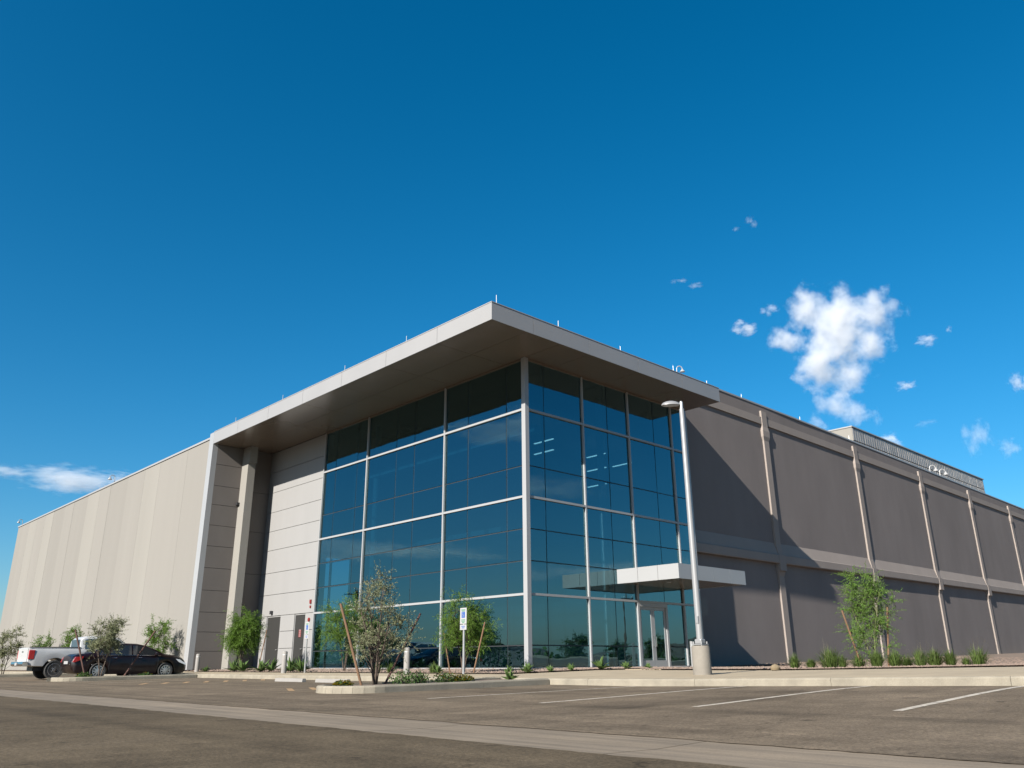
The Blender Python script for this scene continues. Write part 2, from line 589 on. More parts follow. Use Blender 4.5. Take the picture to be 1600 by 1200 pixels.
# kerb along the parking bays, in 3 m lengths, rounded upper edge
kerb = MB()
kerb.box(KX + 0.01, KX + 0.14, -60, 70, -0.6, -0.28)
kerb = tag(kerb.build('kerb', 'concrete_kerb'), kind='structure')
def kerb_len(x0, y0, x1, y1, zf, parent, w=0.15):
    """kerb stone from p0 to p1, face on the right-hand side of travel"""
    d = Vector((x1 - x0, y1 - y0, 0))
    L = d.length
    d.normalize()
    n = Vector((-d.y, d.x, 0))
    prof = [(0, -0.25), (0.012, 0.115), (0.03, 0.142), (0.05, 0.15), (w, 0.151), (w, -0.25)]
    vs = []
    for t in (0.004, L - 0.004):
        for (u, z) in prof:
            q = Vector((x0, y0, 0)) + d * t + n * u
            vs.append((q.x, q.y, zf(q.x, q.y) + z))
    m = len(prof)
    fs = [(i, i + 1, m + i + 1, m + i) for i in range(m - 1)] + [(m - 1, 0, m, 2 * m - 1), tuple(range(m - 1, -1, -1)), tuple(range(m, 2 * m))]
    return MB().add(vs, fs).build('kerb_stone', 'concrete_kerb', parent, fix=True)
def kz(x, y):
    return asph(KX, y)
yy = 58.0
while yy > -46:
    y1 = yy - 3.05
    if not (-7.75 < y1 < yy < -5.6):
        kerb_len(KX, yy, KX, y1, kz, kerb)
    yy = y1

# planted islands reaching into the bays
def island(x_tip, y0, y1, label_kind):
    isl = empty('kerb_island', (0, 0, 0))
    isl['kind'] = 'structure'
    pts = []
    rad = 0.9
    for k in range(7):
        an = R(270 - 90 * k / 6)
        pts.append((x_tip + rad + rad * math.cos(an), y0 + rad + rad * math.sin(an)))
    for k in range(7):
        an = R(180 - 90 * k / 6)
        pts.append((x_tip + rad + rad * math.cos(an), y1 - rad + rad * math.sin(an)))
    path = [(KX - 0.02, y0)] + [(KX - 2.2, y0)] + pts + [(KX - 2.2, y1), (KX - 0.02, y1)]
    for i in range(len(path) - 1):
        (ax, ay), (bx, by) = path[i], path[i + 1]
        # travel so that the face looks outwards
        kerb_len(bx, by, ax, ay, asph, isl)
    cx = 0.5 * (y0 + y1)
    fill = []
    for (x, y) in path:
        fill.append((x + (0.13 if x < KX - 3 else 0), cx + (y - cx) * 0.90))
    mb = MB()
    vs = [(x, y, asph(x, y) + 0.115) for x, y in fill]
    mb.add(vs, [tuple(range(len(vs) - 1, -1, -1))])
    o = mb.build('island_soil', 'gravel_soil', isl, fix=False)
    return isl
island(-12.75, -7.85, -5.9, 0)
island(-12.4, 13.4, 15.2, 1)
island(-12.4, 29.5, 31.3, 2)

# gravel planting beds
def bed_front(x, y):
    # between the walk and the glass, round the corner up to the entrance
    if -4.4 < x < -0.02 and -3.4 < y < 21.4:
        return True
    if -2.4 < x < 6.2 and -3.4 < y < -0.05:
        return True
    if -3.65 < x < -0.1 and 15 < y < 22.2:
        return True
    return False
gx = lin(-4.4, 6.2, 26)
gy = lin(-3.4, 22.2, 44)
tag(sheet('gravel_bed', 'gravel_soil', gx, gy, walk, 0.022, keep=bed_front), kind='structure')
def bed_right(x, y):
    return x > 0.2 and y < -5.0 + (0 if x < 14 else 99) and not (x > 10 and y > wall_y(x) - 0.12)
gx2 = [0.2] + lin(1, 14, 8) + [14.01] + lin(16, 80, 20)
gy2 = lin(-40, -6, 20) + [-5.0, -4, -3, -2, -1, 0, 0.58]
tag(sheet('gravel_bed', 'gravel_soil', gx2, gy2, walk, 0.022, keep=bed_right), kind='structure')
def bed_left(x, y):
    return True
tag(sheet('gravel_bed', 'gravel_soil', [-5.2, -4.6, -3.8], lin(22.4, 66, 16), walk, 0.022), kind='structure')
# loose pebbles on the beds
rng = random.Random(5)
def pebbles(n, pick, seed):
    r = random.Random(seed)
    mb = MB()
    for _ in range(n):
        x, y, z = pick(r)
        s = r.uniform(0.018, 0.05)
        vs = []
        for (a, b, c) in ((1, 0, 0), (-1, 0, 0), (0, 1, 0), (0, -1, 0), (0, 0, 0.7), (0, 0, -0.7)):
            vs.append((x + a * s * r.uniform(0.7, 1.3), y + b * s * r.uniform(0.7, 1.3), z + c * s * r.uniform(0.7, 1.3)))
        mb.add(vs, [(0, 2, 4), (2, 1, 4), (1, 3, 4), (3, 0, 4), (2, 0, 5), (1, 2, 5), (3, 1, 5), (0, 3, 5)])
    return mb
def pk_front(r):
    while True:
        x, y = r.uniform(-4.4, 6.2), r.uniform(-3.4, 22)
        if bed_front(x, y):
            return x, y, walk(x, y) + 0.03
def pk_right(r):
    while True:
        x, y = 0.25 + r.random() ** 1.6 * 40, r.uniform(-19, 0.5)
        if bed_right(x, y):
            return x, y, walk(x, y) + 0.03
tag(pebbles(5000, pk_front, 1).build('gravel', 'pebble'), 'pinkish gravel scattered along the glass walls of the entrance corner', 'gravel', kind='stuff')
tag(pebbles(9000, pk_right, 2).build('gravel', 'pebble'), 'tan gravel on the planted strip beside the grey wall', 'gravel', kind='stuff')

# hills beyond the desert, seen only mirrored in the glass
hm = MB()
for (cx, cy, rx, ry, h) in ((900, -1500, 900, 300, 75), (-300, -1900, 1000, 300, 60), (2100, -1300, 700, 300, 85), (-1700, 500, 300, 1100, 40), (-1600, 1800, 300, 900, 55)):
    n, mr = 26, 7
    vs = []
    fs = []
    hr = random.Random(int(cx))
    for j in range(mr):
        for k in range(n):
            an = 2 * math.pi * k / n
            t = j / (mr - 1)
            rr = (1 - t)
            z = -0.7 + h * (t ** 1.3) * hr.uniform(0.75, 1.15)
            vs.append((cx + rx * rr * math.cos(an), cy + ry * rr * math.sin(an), z if j else -0.7))
    for j in range(mr - 1):
        for k in range(n):
            fs.append((j * n + k, j * n + (k + 1) % n, (j + 1) * n + (k + 1) % n, (j + 1) * n + k))
    hm.add(vs, fs)
tag(hm.build('hills', 'hill_rock'), kind='structure')

# ------------------------------------------------------------------ the building
Z1, Z2, Z3, Z4 = 2.7515, 6.5492, 10.2036, 12.43
ZB, ZT = 12.46, 13.18
CA, CB = 3.7586, 2.1258          # overhang of the roof canopy in -X and -Y
YL, XR = 22.30, 11.50            # where its fascia ends
XE = 11.45                       # end of the glass on the right
YE = 15.95                       # end of the glass on the left
bld = empty('office_building', (0, 0, 0), 0, 'large beige and grey building with a glazed corner under an overhanging roof', 'building')

# roof canopy: core slab, fascia panels, soffit panels
rc = MB()
rc.box(-CA + 0.03, XR - 0.03, -CB + 0.03, YL - 0.03, ZB + 0.03, ZT - 0.02)
roof = rc.build('roof_canopy', 'gasket', bld)
def split(a, b, step):
    n = max(1, round(abs(b - a) / step))
    return [a + (b - a) * i / n for i in range(n + 1)]
J = 0.008
fy = [-CB, 1.2, 4.8, 8.4, 12.0, 15.6, 19.2, YL]
for a, b in zip(fy[:-1], fy[1:]):
    MB().box(-CA, -CA + 0.026, a + (0 if a == -CB else J), b - J, ZB, ZT).build('fascia_panel', 'fascia', roof)
fx = [-CA + 0.027, -1.55, 1.75, 5.05, 8.35, XR]
for a, b in zip(fx[:-1], fx[1:]):
    MB().box(a + (0 if a < -3.7 else J), b - (J if b < XR else 0), -CB, -CB + 0.026, ZB, ZT).build('fascia_panel', 'fascia', roof)
MB().box(XR - 0.026, XR, -CB + 0.027, 0.66, ZB, ZT).build('fascia_panel', 'fascia', roof)
MB().box(-CA - 0.015, -CA + 0.12, -CB - 0.015, YL, ZT - 0.012, ZT + 0.02).build('drip_edge', 'coping', roof)
MB().box(-CA + 0.121, XR, -CB - 0.015, -CB + 0.12, ZT - 0.012, ZT + 0.02).build('drip_edge', 'coping', roof)
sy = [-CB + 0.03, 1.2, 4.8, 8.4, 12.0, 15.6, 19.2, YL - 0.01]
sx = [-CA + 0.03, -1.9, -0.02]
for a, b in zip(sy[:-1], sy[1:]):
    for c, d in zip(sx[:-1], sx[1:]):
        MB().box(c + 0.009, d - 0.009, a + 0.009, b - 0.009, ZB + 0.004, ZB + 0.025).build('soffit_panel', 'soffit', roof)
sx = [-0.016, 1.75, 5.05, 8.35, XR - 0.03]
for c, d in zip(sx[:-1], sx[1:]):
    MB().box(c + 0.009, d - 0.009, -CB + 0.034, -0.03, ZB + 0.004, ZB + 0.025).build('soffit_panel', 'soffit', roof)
# thin rods standing on the roof edge
for (x, y, z, h) in ((-CA + 0.35, -CB + 0.12, ZT, 0.42), (-0.1 + 0.2, -CB + 0.2, ZT, 0.40), (4.2, -CB + 0.3, ZT, 0.40), (8.0, -CB + 0.2, ZT, 0.38), (-CA + 0.2, 3.6, ZT, 0.40), (-CA + 0.2, 8.5, ZT, 0.4), (-CA + 0.2, 14.5, ZT, 0.4), (-CA + 0.2, 20, ZT, 0.4)):
    MB().tube([(x, y, z - 0.02), (x, y, z + h)], 0.013, 6).build('lightning_rod', 'galvanised', bld)

# curtain walls
ROWS = [0.06, 0.87, Z1, 4.03, 5.28, Z2, 7.84, Z3, Z4 - 0.02]
MAIN_Z = (Z1, Z2, Z3)
LCOL = [0.16, 1.17, 3.68, 5.2927, 7.66, 9.15, 11.651, 12.65, 14.75, 15.8918]
LMAIN = (5.2927, 11.651)
RCOL = [0.16, 1.13, 3.5395, 5.26, 6.7613, 8.74, 10.1669, XE - 0.04]
RMAIN = (3.5395, 6.7613, 10.1669)
cwl = MB()
gk = 0.05
for y in LCOL[1:-1]:
    cwl.box(gk, gk + 0.10, y - 0.035, y + 0.035, 0.0, Z4)
for z in ROWS[1:-1]:
    cwl.box(gk + 0.002, gk + 0.098, 0.12, YE, z - 0.037, z + 0.037)
cwl = cwl.build('curtain_wall', 'gasket', bld)
cwl['label'] = 'blue tinted glass wall lit by the sun beside the white panels'
cwr = MB()
for x in RCOL[1:-1]:
    if abs(x - 8.74) < 0.01 or abs(x - 6.7613) < 0.01:
        cwr.box(x - 0.035, x + 0.035, gk, gk + 0.10, Z1, Z4)
    else:
        cwr.box(x - 0.035, x + 0.035, gk, gk + 0.10, 0.0, Z4)
for z in ROWS[1:-1]:
    if z < 1:
        cwr.box(0.12, 6.70, gk + 0.002, gk + 0.098, z - 0.037, z + 0.037)
        cwr.box(8.80, XE, gk + 0.002, gk + 0.098, z - 0.037, z + 0.037)
    else:
        cwr.box(0.12, XE, gk + 0.002, gk + 0.098, z - 0.037, z + 0.037)
cwr = cwr.build('curtain_wall', 'gasket', bld)
cwr['label'] = 'blue tinted glass wall above the entrance doors'
def is_main(v, mains):
    return any(abs(v - q) < 1e-4 for q in mains)
prng = random.Random(3)
def pane(axis, a0, a1, z0, z1, parent):
    """glass pane; each sits a hair out of true, as real panes do"""
    ta, tz = prng.uniform(-0.004, 0.004), prng.uniform(-0.004, 0.004)
    vs = []
    for d in (0.030, 0.048):
        for (a, z, sa, sz) in ((a0, z0, -1, -1), (a1, z0, 1, -1), (a1, z1, 1, 1), (a0, z1, -1, 1)):
            o_ = d + sa * ta * 0.5 * (a1 - a0) + sz * tz * 0.5 * (z1 - z0)
            vs.append((o_, a, z) if axis == 0 else (a, o_, z))
    return MB().add(vs, [(0, 1, 2, 3), (7, 6, 5, 4), (0, 4, 5, 1), (1, 5, 6, 2), (2, 6, 7, 3), (3, 7, 4, 0)]).build('pane', 'tinted_glass', parent, fix=True)
for i in range(len(LCOL) - 1):
    for j in range(len(ROWS) - 1):
        y0, y1, z0, z1 = LCOL[i] + 0.02, LCOL[i + 1] - 0.02, ROWS[j] + 0.022, ROWS[j + 1] - 0.022
        pane(0, y0, y1, z0, z1, cwl)
for i in range(len(RCOL) - 1):
    for j in range(len(ROWS) - 1):
        if j < 2 and abs(RCOL[i] - 6.7613) < 0.01:
            continue
        x0, x1, z0, z1 = RCOL[i] + 0.02, RCOL[i + 1] - 0.02, ROWS[j] + 0.022, ROWS[j + 1] - 0.022
        pane(1, x0, x1, z0, z1, cwr)
# white caps
hw = 0.045
for y in LMAIN:
    MB().box(-0.055, 0.027, y - 0.04, y + 0.04, 0.05, Z4).build('mullion', 'white_metal', cwl)
MB().box(-0.055, 0.027, 15.8918, 15.95, 0.0, Z4).build('mullion', 'white_metal', cwl)
seg = [0.125] + [v for y in LMAIN for v in (y - 0.041, y + 0.041)] + [15.89]
for z in MAIN_Z:
    for a, b in zip(seg[0::2], seg[1::2]):
        MB().box(-0.05, 0.026, a, b, z - hw, z + hw).build('transom', 'white_metal', cwl)
for a, b in zip(seg[0::2], seg[1::2]):
    MB().box(-0.05, 0.10, a, b, -0.02, 0.062).build('sill', 'white_metal', cwl)
    MB().box(-0.04, 0.10, a, b, Z4 - 0.05, Z4 + 0.02).build('head', 'soffit', cwl)
for x in RMAIN:
    MB().box(x - 0.04, x + 0.04, -0.055, 0.027, 0.05 if x < 6 or x > 9 else Z1 + hw + 0.002, Z4).build('mullion', 'white_metal', cwr)
MB().box(XE - 0.04, XE + 0.05, -0.055, 0.15, 0.0, Z4).build('mullion', 'white_metal', cwr)
seg = [0.125] + [v for x in RMAIN for v in (x - 0.041, x + 0.041)] + [XE - 0.042]
for z in MAIN_Z:
    for k, (a, b) in enumerate(zip(seg[0::2], seg[1::2])):
        if z == Z1 and k == 1:
            b += 0.08
        MB().box(a, b, -0.05, 0.026, z - hw, z + hw).build('transom', 'white_metal', cwr)
for k, (a, b) in enumerate(zip(seg[0::2], seg[1::2])):
    if k == 2:
        a = 8.83
    MB().box(a, b, -0.05, 0.10, -0.02, 0.062).build('sill', 'white_metal', cwr)
    MB().box(seg[0::2][k], b, -0.04, 0.10, Z4 - 0.05, Z4 + 0.02).build('head', 'soffit', cwr)
# corner column: white square post with a reveal
cc = MB()
cc.prism([(-0.10, -0.10), (0.12, -0.10), (0.12, 0.02), (0.02, 0.02), (0.02, 0.12), (-0.10, 0.12)], 2, 0.0, ZB)
cc.build('corner_column', 'white_metal', bld, fix=True, bevel=0.006)

# entrance doors
ed = MB()
X0, X1, DZ = 6.68, 8.82, Z1 - 0.05
ed.box(X0, X0 + 0.13, -0.05, 0.12, 0, DZ).box(X1 - 0.13, X1, -0.05, 0.12, 0, DZ).box(X0 + 0.13, X1 - 0.13, -0.05, 0.12, DZ - 0.16, DZ)
ed = ed.build('entrance_door', 'white_metal', bld)
ed['label'] = 'double glass entrance door in pale metal frame under the small canopy'
mid = 0.5 * (X0 + X1)
for (a, b, hx) in ((X0 + 0.135, mid - 0.004, -1), (mid + 0.004, X1 - 0.135, 1)):
    lf = MB()
    lf.box(a, a + 0.13, 0, 0.06, 0.01, DZ - 0.165).box(b - 0.13, b, 0, 0.06, 0.01, DZ - 0.165)
    lf.box(a + 0.13, b - 0.13, 0, 0.06, 0.01, 0.30).box(a + 0.13, b - 0.13, 0, 0.06, DZ - 0.30, DZ - 0.165)
    lf.build('door_leaf', 'white_metal', ed)
    MB().box(a + 0.131, b - 0.131, 0.02, 0.04, 0.301, DZ - 0.301).build('pane', 'tinted_glass', ed)
    xh = mid + hx * 0.075
    MB().tube([(xh, -0.002, 0.85), (xh, -0.075, 0.87), (xh, -0.075, 1.28), (xh, -0.002, 1.30)], 0.014, 8).build('handle', 'chrome', ed, smooth=True)
    MB().box(a + 0.2, b - 0.2, 0.065, 0.10, 0.98, 1.06).build('push_bar', 'galvanised', ed)

# entrance canopy
EX0, EX1, EY, EZ0, EZ1 = 5.45, 10.45, -3.2, 3.43, 4.03
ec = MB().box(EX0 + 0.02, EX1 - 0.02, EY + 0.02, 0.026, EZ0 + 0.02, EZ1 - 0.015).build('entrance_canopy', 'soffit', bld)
ec['label'] = 'flat white canopy box projecting above the entrance doors'
for a, b in zip([0.034, -1.1, -2.15], [-1.1, -2.15, EY]):
    MB().box(EX0, EX0 + 0.018, b + (J if b > EY else 0), a - J, EZ0, EZ1).build('fascia_panel', 'white_metal', ec)
ex = split(EX0 + 0.019, EX1, 1.25)
for a, b in zip(ex[:-1], ex[1:]):
    MB().box(a + J * 0.6, b - J * 0.6, EY, EY + 0.018, EZ0, EZ1).build('fascia_panel', 'white_metal', ec)
MB().box(EX1 - 0.018, EX1, EY + 0.019, 0.026, EZ0, EZ1).build('fascia_panel', 'white_metal', ec)
for x in (6.9, 8.9):
    MB().lathe([(0.10, EZ0 + 0.005), (0.10, EZ0 + 0.03)], 16, (x, -1.6, 0)).build('downlight', 'lens_glass', ec)

# recess to the left of the glass: white panel wall with two grey doors
ww = MB().box(0.10, 0.5, YE + 0.002, 22.3, 0.0, ZB).build('white_wall', 'gasket', bld)
WZ = [0.0, 1.06, 1.95, 2.80, 3.97, 5.2, 6.5, 7.62, 8.75, 9.95, 11.2, ZB]
def wall_spans(z0, z1):
    d = [(19.55, 21.12), (16.85, 17.98)]
    if z1 <= 2.81:
        return [(YE + 0.005, 16.83), (18.0, 19.53), (21.14, 22.298)]
    return [(YE + 0.005, 22.298)]
for z0, z1 in zip(WZ[:-1], WZ[1:]):
    for (a, b) in wall_spans(z0, z1):
        MB().box(0.0, 0.098, a, b, z0 + 0.012, z1 - 0.012).build('wall_panel', 'white_panel', ww)
for (a, b) in ((19.55, 21.12), (16.85, 17.98)):
    d = MB().box(0.055, 0.098, a + 0.05, b - 0.05, 0.02, 2.73).build('service_door', 'service_door', bld)
    d['label'] = 'wide dark grey service door in the white wall' if a > 19 else 'narrow dark grey service door beside the glass'
    fr = MB().box(0.03, 0.099, a, a + 0.045, 0, 2.78).box(0.03, 0.099, b - 0.045, b, 0, 2.78).box(0.03, 0.099, a + 0.045, b - 0.045, 2.735, 2.78)
    fr.build('door_frame', 'white_panel', d)
    MB().tube([(0.05, a + 0.14, 1.0), (-0.02, a + 0.14, 1.0), (-0.02, a + 0.26, 1.0)], 0.013, 6).build('handle', 'galvanised', d)
# little fittings on that wall
MB().box(-0.12, -0.001, 20.45, 20.65, 2.90, 3.08).build('wall_lamp', 'dark_plastic', bld)
o = MB().box(-0.06, -0.001, 16.28, 16.42, 3.26, 3.46).box(-0.05, -0.001, 16.30, 16.40, 3.04, 3.16).build('fire_bell', 'sign_red', bld)
o['label'] = 'small red alarm fittings on the white wall'
MB().lathe([(0.02, -0.06), (0.10, -0.05), (0.10, -0.001)], 14, (0, 16.4, 2.45), 0).build('fire_connection', 'sign_red', bld)
ns = MB().box(0.048, 0.0545, 17.26, 17.5, 1.6, 1.98).build('door_notice', 'sign_red', bld)
for zz in (1.64, 1.74, 1.84, 1.94):
    MB().box(0.0455, 0.0475, 17.29, 17.47, zz, zz + 0.03).build('notice_line', 'sign_white', ns)

# return walls between the strip, the pilaster and the white wall
rw = MB().box(-3.44, -1.86, 22.36, 22.6, 0, ZB).build('return_wall', 'gasket', bld)
RZ = [0.0, 0.95, 1.95, 3.0, 4.17, 5.39, 6.6, 7.77, 8.95, 10.05, 11.3, ZB]
for z0, z1 in zip(RZ[:-1], RZ[1:]):
    MB().box(-3.44, -1.86, 22.30, 22.358, z0 + 0.011, z1 - 0.011).build('wall_panel', 'grey_panel', rw)
pl = MB()
pl.prism([(-1.855, 21.5), (-1.855, 22.62), (-1.4, 22.62), (-1.4, 21.5)], 2, 0, 11.5)
pl.prism([(-1.855, 21.35), (-1.855, 22.62), (-1.4, 22.62), (-1.4, 21.35)], 2, 11.5, ZB)
pl.build('pilaster', 'beige_b', bld, fix=True)
dw = MB().box(-1.398, 0.5, 22.36, 22.6, 0, ZB).build('recess_wall', 'gasket', bld)
for z0, z1 in zip([0, 2.8, 5.2, 7.62, 9.95], [2.8, 5.2, 7.62, 9.95, ZB]):
    MB().box(-1.398, 0.098, 22.303, 22.358, z0 + 0.011, z1 - 0.011).build('wall_panel', 'grey_panel', dw)
MB().box(-2.03, -1.86, 22.10, 22.29, 9.05, 9.2).build('wall_camera', 'dark_plastic', bld)
# vertical white strip that closes the canopy at the left
st = MB().box(-CA, -3.445, 22.301, 22.86, 0.0, ZT - 0.013).build('white_strip', 'white_metal', bld)

# long beige wall of upright panels
lw = MB().box(-3.45, -3.1, 22.87, 66.4, -0.1, 12.86).build('beige_wall', 'beige_c', bld)
cuts = [22.87, 26.2, 30.65, 33.35, 36.6, 40.2, 42.6, 45.4, 49.0, 51.4, 54.6, 57.2, 59.8, 62.4, 66.4]
tone = ['beige_a', 'beige_a', 'beige_b', 'beige_a', 'beige_c', 'beige_a', 'beige_b', 'beige_c', 'beige_a', 'beige_c', 'beige_b', 'beige_a', 'beige_b', 'beige_a']
hz = [-0.1, 3.0, 6.9, 12.86]
for (a, b, t) in zip(cuts[:-1], cuts[1:], tone):
    MB().box(-3.66 + (0.006 if t == 'beige_c' else 0.0), -3.452, a + 0.007, b - 0.007, -0.1, 12.86).build('wall_panel', t, lw)
MB().box(-3.72, -3.05, 22.865, 66.46, 12.862, 12.98).build('coping', 'coping', lw)
MB().box(-3.45, 20, 66.401, 66.7, -0.1, 12.86).build('end_wall', 'beige_c', lw)

# grey side wall with piers and bands (the plane bears off slightly)
def zm(x, z):
    return z + 0.0145 * max(0, x - 18) * (1 - z / 14.9)
def wbox(name, m, parent, x0, x1, d0, d1, z0, z1, n=None, follow=True):
    """box on the side wall: d = distance in front of the wall plane"""
    n = n or max(1, int((x1 - x0) / 6))
    vs, fs = [], []
    for i in range(n + 1):
        x = x0 + (x1 - x0) * i / n
        yw = wall_y(x)
        za, zb = (zm(x, z0), zm(x, z1)) if follow else (z0, z1)
        vs += [(x, yw - d0, za), (x, yw - d1, za), (x, yw - d1, zb), (x, yw - d0, zb)]
    for i in range(n):
        o = 4 * i
        fs += [(o + 1, o + 5, o + 6, o + 2), (o, o + 3, o + 7, o + 4), (o + 2, o + 6, o + 7, o + 3), (o, o + 4, o + 5, o + 1)]
    fs += [(0, 1, 2, 3), (4 * n + 3, 4 * n + 2, 4 * n + 1, 4 * n)]
    return MB().add(vs, fs).build(name, m, parent, fix=True)
XW = 86.0
sw = MB()
sw = wbox('side_wall', 'grey_stucco', bld, XE + 0.06, XW, -0.5, -0.03, -0.3, 12.9)
sw['label'] = 'long grey stucco side wall with pale piers and bands'
PX = [20.35, 32.75, 44.6, 55.9, 67.3, 78.9]
PW = 0.55
edges = [XE + 0.06] + [v for x in PX for v in (x, x + PW)] + [XW]
for a, b in zip(edges[0::2], edges[1::2]):
    wbox('wall_panel', 'grey_stucco', sw, a + 0.002, b - 0.002, -0.03, 0.0, -0.3, 5.40)
    wbox('wall_panel', 'grey_stucco', sw, a + 0.002, b - 0.002, -0.03, 0.0, 6.3, 13.60)
    if a < 12:
        a2 = 12.52
        wbox('band', 'taupe', sw, a + 0.002, b - 0.002, -0.03, 0.085, 13.602 - 0.0, 14.06) if False else None
        wbox('band', 'taupe', sw, a2, b - 0.002, -0.03, 0.085, 13.602, 14.06)
        wbox('wall_panel', 'grey_stucco', sw, a2, b - 0.002, -0.03, 0.0, 14.062, 14.80)
    else:
        wbox('band', 'taupe', sw, a + 0.002, b - 0.002, -0.03, 0.085, 13.602, 14.06)
        wbox('wall_panel', 'grey_stucco', sw, a + 0.002, b - 0.002, -0.03, 0.0, 14.062, 14.80)
# parapet body and cap, starting behind the canopy
wbox('parapet', 'grey_stucco', sw, 12.52, XW, -0.8, -0.032, 12.9, 14.80)
wbox('parapet_cap', 'coping', sw, 12.48, XW, -0.85, 0.035, 14.802, 14.90)
MB().box(12.49, 12.518, 0.72, 9.0, 12.9, 14.79).build('parapet_end', 'white_panel', sw)
# lower band: sloping ledge above an upright face
def ledge(x0, x1):
    prof = [(-0.03, 5.402), (0.24, 5.402), (0.26, 5.45), (0.26, 5.86), (0.18, 5.90), (0.0, 6.56), (-0.03, 6.56)]
    vs = []
    n = max(1, int((x1 - x0) / 6))
    for i in range(n + 1):
        x = x0 + (x1 - x0) * i / n
        for d, z in prof:
            vs.append((x, wall_y(x) - d, zm(x, z)))
    m = len(prof)
    fs = [(i * m + k, i * m + (k + 1) % m, (i + 1) * m + (k + 1) % m, (i + 1) * m + k) for i in range(n) for k in range(m)]
    fs += [tuple(range(m)), tuple(range(n * m + m - 1, n * m - 1, -1))]
    return MB().add(vs, fs).build('band', 'taupe', sw, fix=True)
for a, b in zip(edges[0::2], edges[1::2]):
    ledge(a + 0.003, b - 0.003)
# piers: shaft, wider head below the upper band, wider block under the lower band
for x in PX:
    def sec(z, ext, d):
        return (z, x - ext, x + PW + ext, d)
    rows = [sec(-0.3, 0, 0.10), sec(4.70, 0, 0.10), sec(4.98, 0.07, 0.17), sec(5.0, 0.07, 0.285), sec(5.88, 0.07, 0.285), sec(5.885, 0.0, 0.20), sec(6.5, 0, 0.11),
            sec(12.6, 0, 0.10), sec(12.85, 0.09, 0.15), sec(13.2, 0.10, 0.16), sec(13.45, 0.02, 0.13), sec(14.45, 0.0, 0.12)]
    vs, fs = [], []
    for (z, a, b, d) in rows:
        vs += [(a, wall_y(a) + 0.02, zm(x, z)), (a, wall_y(a) - d, zm(x, z)), (b, wall_y(b) - d, zm(x, z)), (b, wall_y(b) + 0.02, zm(x, z))]
    n = len(rows)
    for i in range(n - 1):
        o = 4 * i
        for k in range(4):
            fs.append((o + k, o + (k + 1) % 4, o + 4 + (k + 1) % 4, o + 4 + k))
    fs += [(3, 2, 1, 0), (4 * n - 4, 4 * n - 3, 4 * n - 2, 4 * n - 1)]
    MB().add(vs, fs).build('pier', 'taupe', sw, fix=True)
    wbox('wall_panel', 'grey_stucco', sw, x - 0.002, x + PW + 0.002, -0.03, 0.0, 14.4, 14.80)
# roofs and back so the volume is closed
MB().box(-3.0, 86, 1.6, 66.0, 12.55, 12.75).build('roof_deck', 'roof_membrane', bld)
MB().box(85.9, 86.2, 1.9, 66, -0.3, 12.5).build('end_wall', 'grey_stucco', bld)

# rooftop screen of ribbed metal panels
RX0, RX1, RY0, RY1, RZ0, RZ1 = 40.0, 70.0, 3.7, 13.0, 12.8, 17.95
rs = MB().box(RX0 + 0.05, RX1 - 0.05, RY0 + 0.06, RY1 - 0.05, RZ0, RZ1 - 0.1).build('roof_screen', 'gasket', bld)
rs['label'] = 'ribbed metal equipment screen standing on the roof'
MB().box(RX0, RX0 + 0.045, RY0, RY1, RZ0, RZ1 - 0.06).build('side_panel', 'beige_b', rs)
n = 14
for i in range(n):
    a = RX0 + 0.05 + (RX1 - RX0 - 0.05) * i / n
    b = RX0 + 0.05 + (RX1 - RX0 - 0.05) * (i + 1) / n
    for j in range(3):
        z0 = 14.6 + j * 1.08
        mb = MB()
        ribs = 5
        for q in range(ribs):
            u0 = a + 0.03 + (b - a - 0.06) * q / ribs
            u1 = a + 0.03 + (b - a - 0.06) * (q + 0.78) / ribs
            mb.box(u0, u1, RY0 - 0.02, RY0 + 0.055, z0 + 0.04, z0 + 1.04)
        mb.build('screen_panel', 'screen_metal', rs)
MB().box(RX0 - 0.06, RX1 + 0.06, RY0 - 0.08, RY1 + 0.06, RZ1 - 0.098, RZ1).build('coping', 'coping', rs)
MB().tube([(RX0 + 0.4, RY0 + 4.0, RZ1), (RX0 + 0.4, RY0 + 4.0, RZ1 + 0.6)], 0.015, 6).build('lightning_rod', 'galvanised', bld)
for x in (15.4, 19.0, 26, 33):
    MB().tube([(x, 1.0, 14.9), (x, 1.0, 15.3)], 0.015, 6).build('lightning_rod', 'galvanised', bld)

# interior behind the glass
MB().box(0.16, 60, 0.35, 66, -0.14, -0.02).build('floor', 'inside_floor', bld)
MB().box(9.5, 9.7, 0.9, 21.4, 0, 12.3).build('inner_wall', 'inside_wall', bld)
MB().box(0.55, 9.4, 13.5, 13.7, 0, 12.3).build('inner_wall', 'inside_wall', bld)
MB().box(0.4, 9.45, 0.4, 13.4, 10.55, 10.7).build('ceiling', 'inside_ceiling', bld)
MB().box(4.2, 9.45, 6.0, 13.4, 6.2, 6.5).build('mezzanine', 'inside_ceiling', bld)
for (x, y) in ((1.1, 1.1), (1.1, 6.6), (1.1, 12.4), (6.2, 1.3)):
    MB().lathe([(0.16, 0), (0.16, 12.3)], 16, (x, y, 0)).build('inner_column', 'inside_column', bld, smooth=True)
MB().box(0.9, 1.3, 0.4, 13.4, 9.5, 9.8).build('inner_beam', 'inside_column', bld)
for (x, y, z, rot) in ((3.0, 1.9, 9.7, 0), (3.0, 1.9, 9.2, 0), (7.4, 2.6, 9.9, 0), (7.4, 2.6, 9.2, 0), (7.4, 2.6, 8.4, 0), (8.9, 2.2, 9.6, 0)):
    MB().box(x - 0.04, x + 0.04, y - 0.6, y + 0.6, z, z + 0.035).build('strip_light', 'lamp_glow', bld)

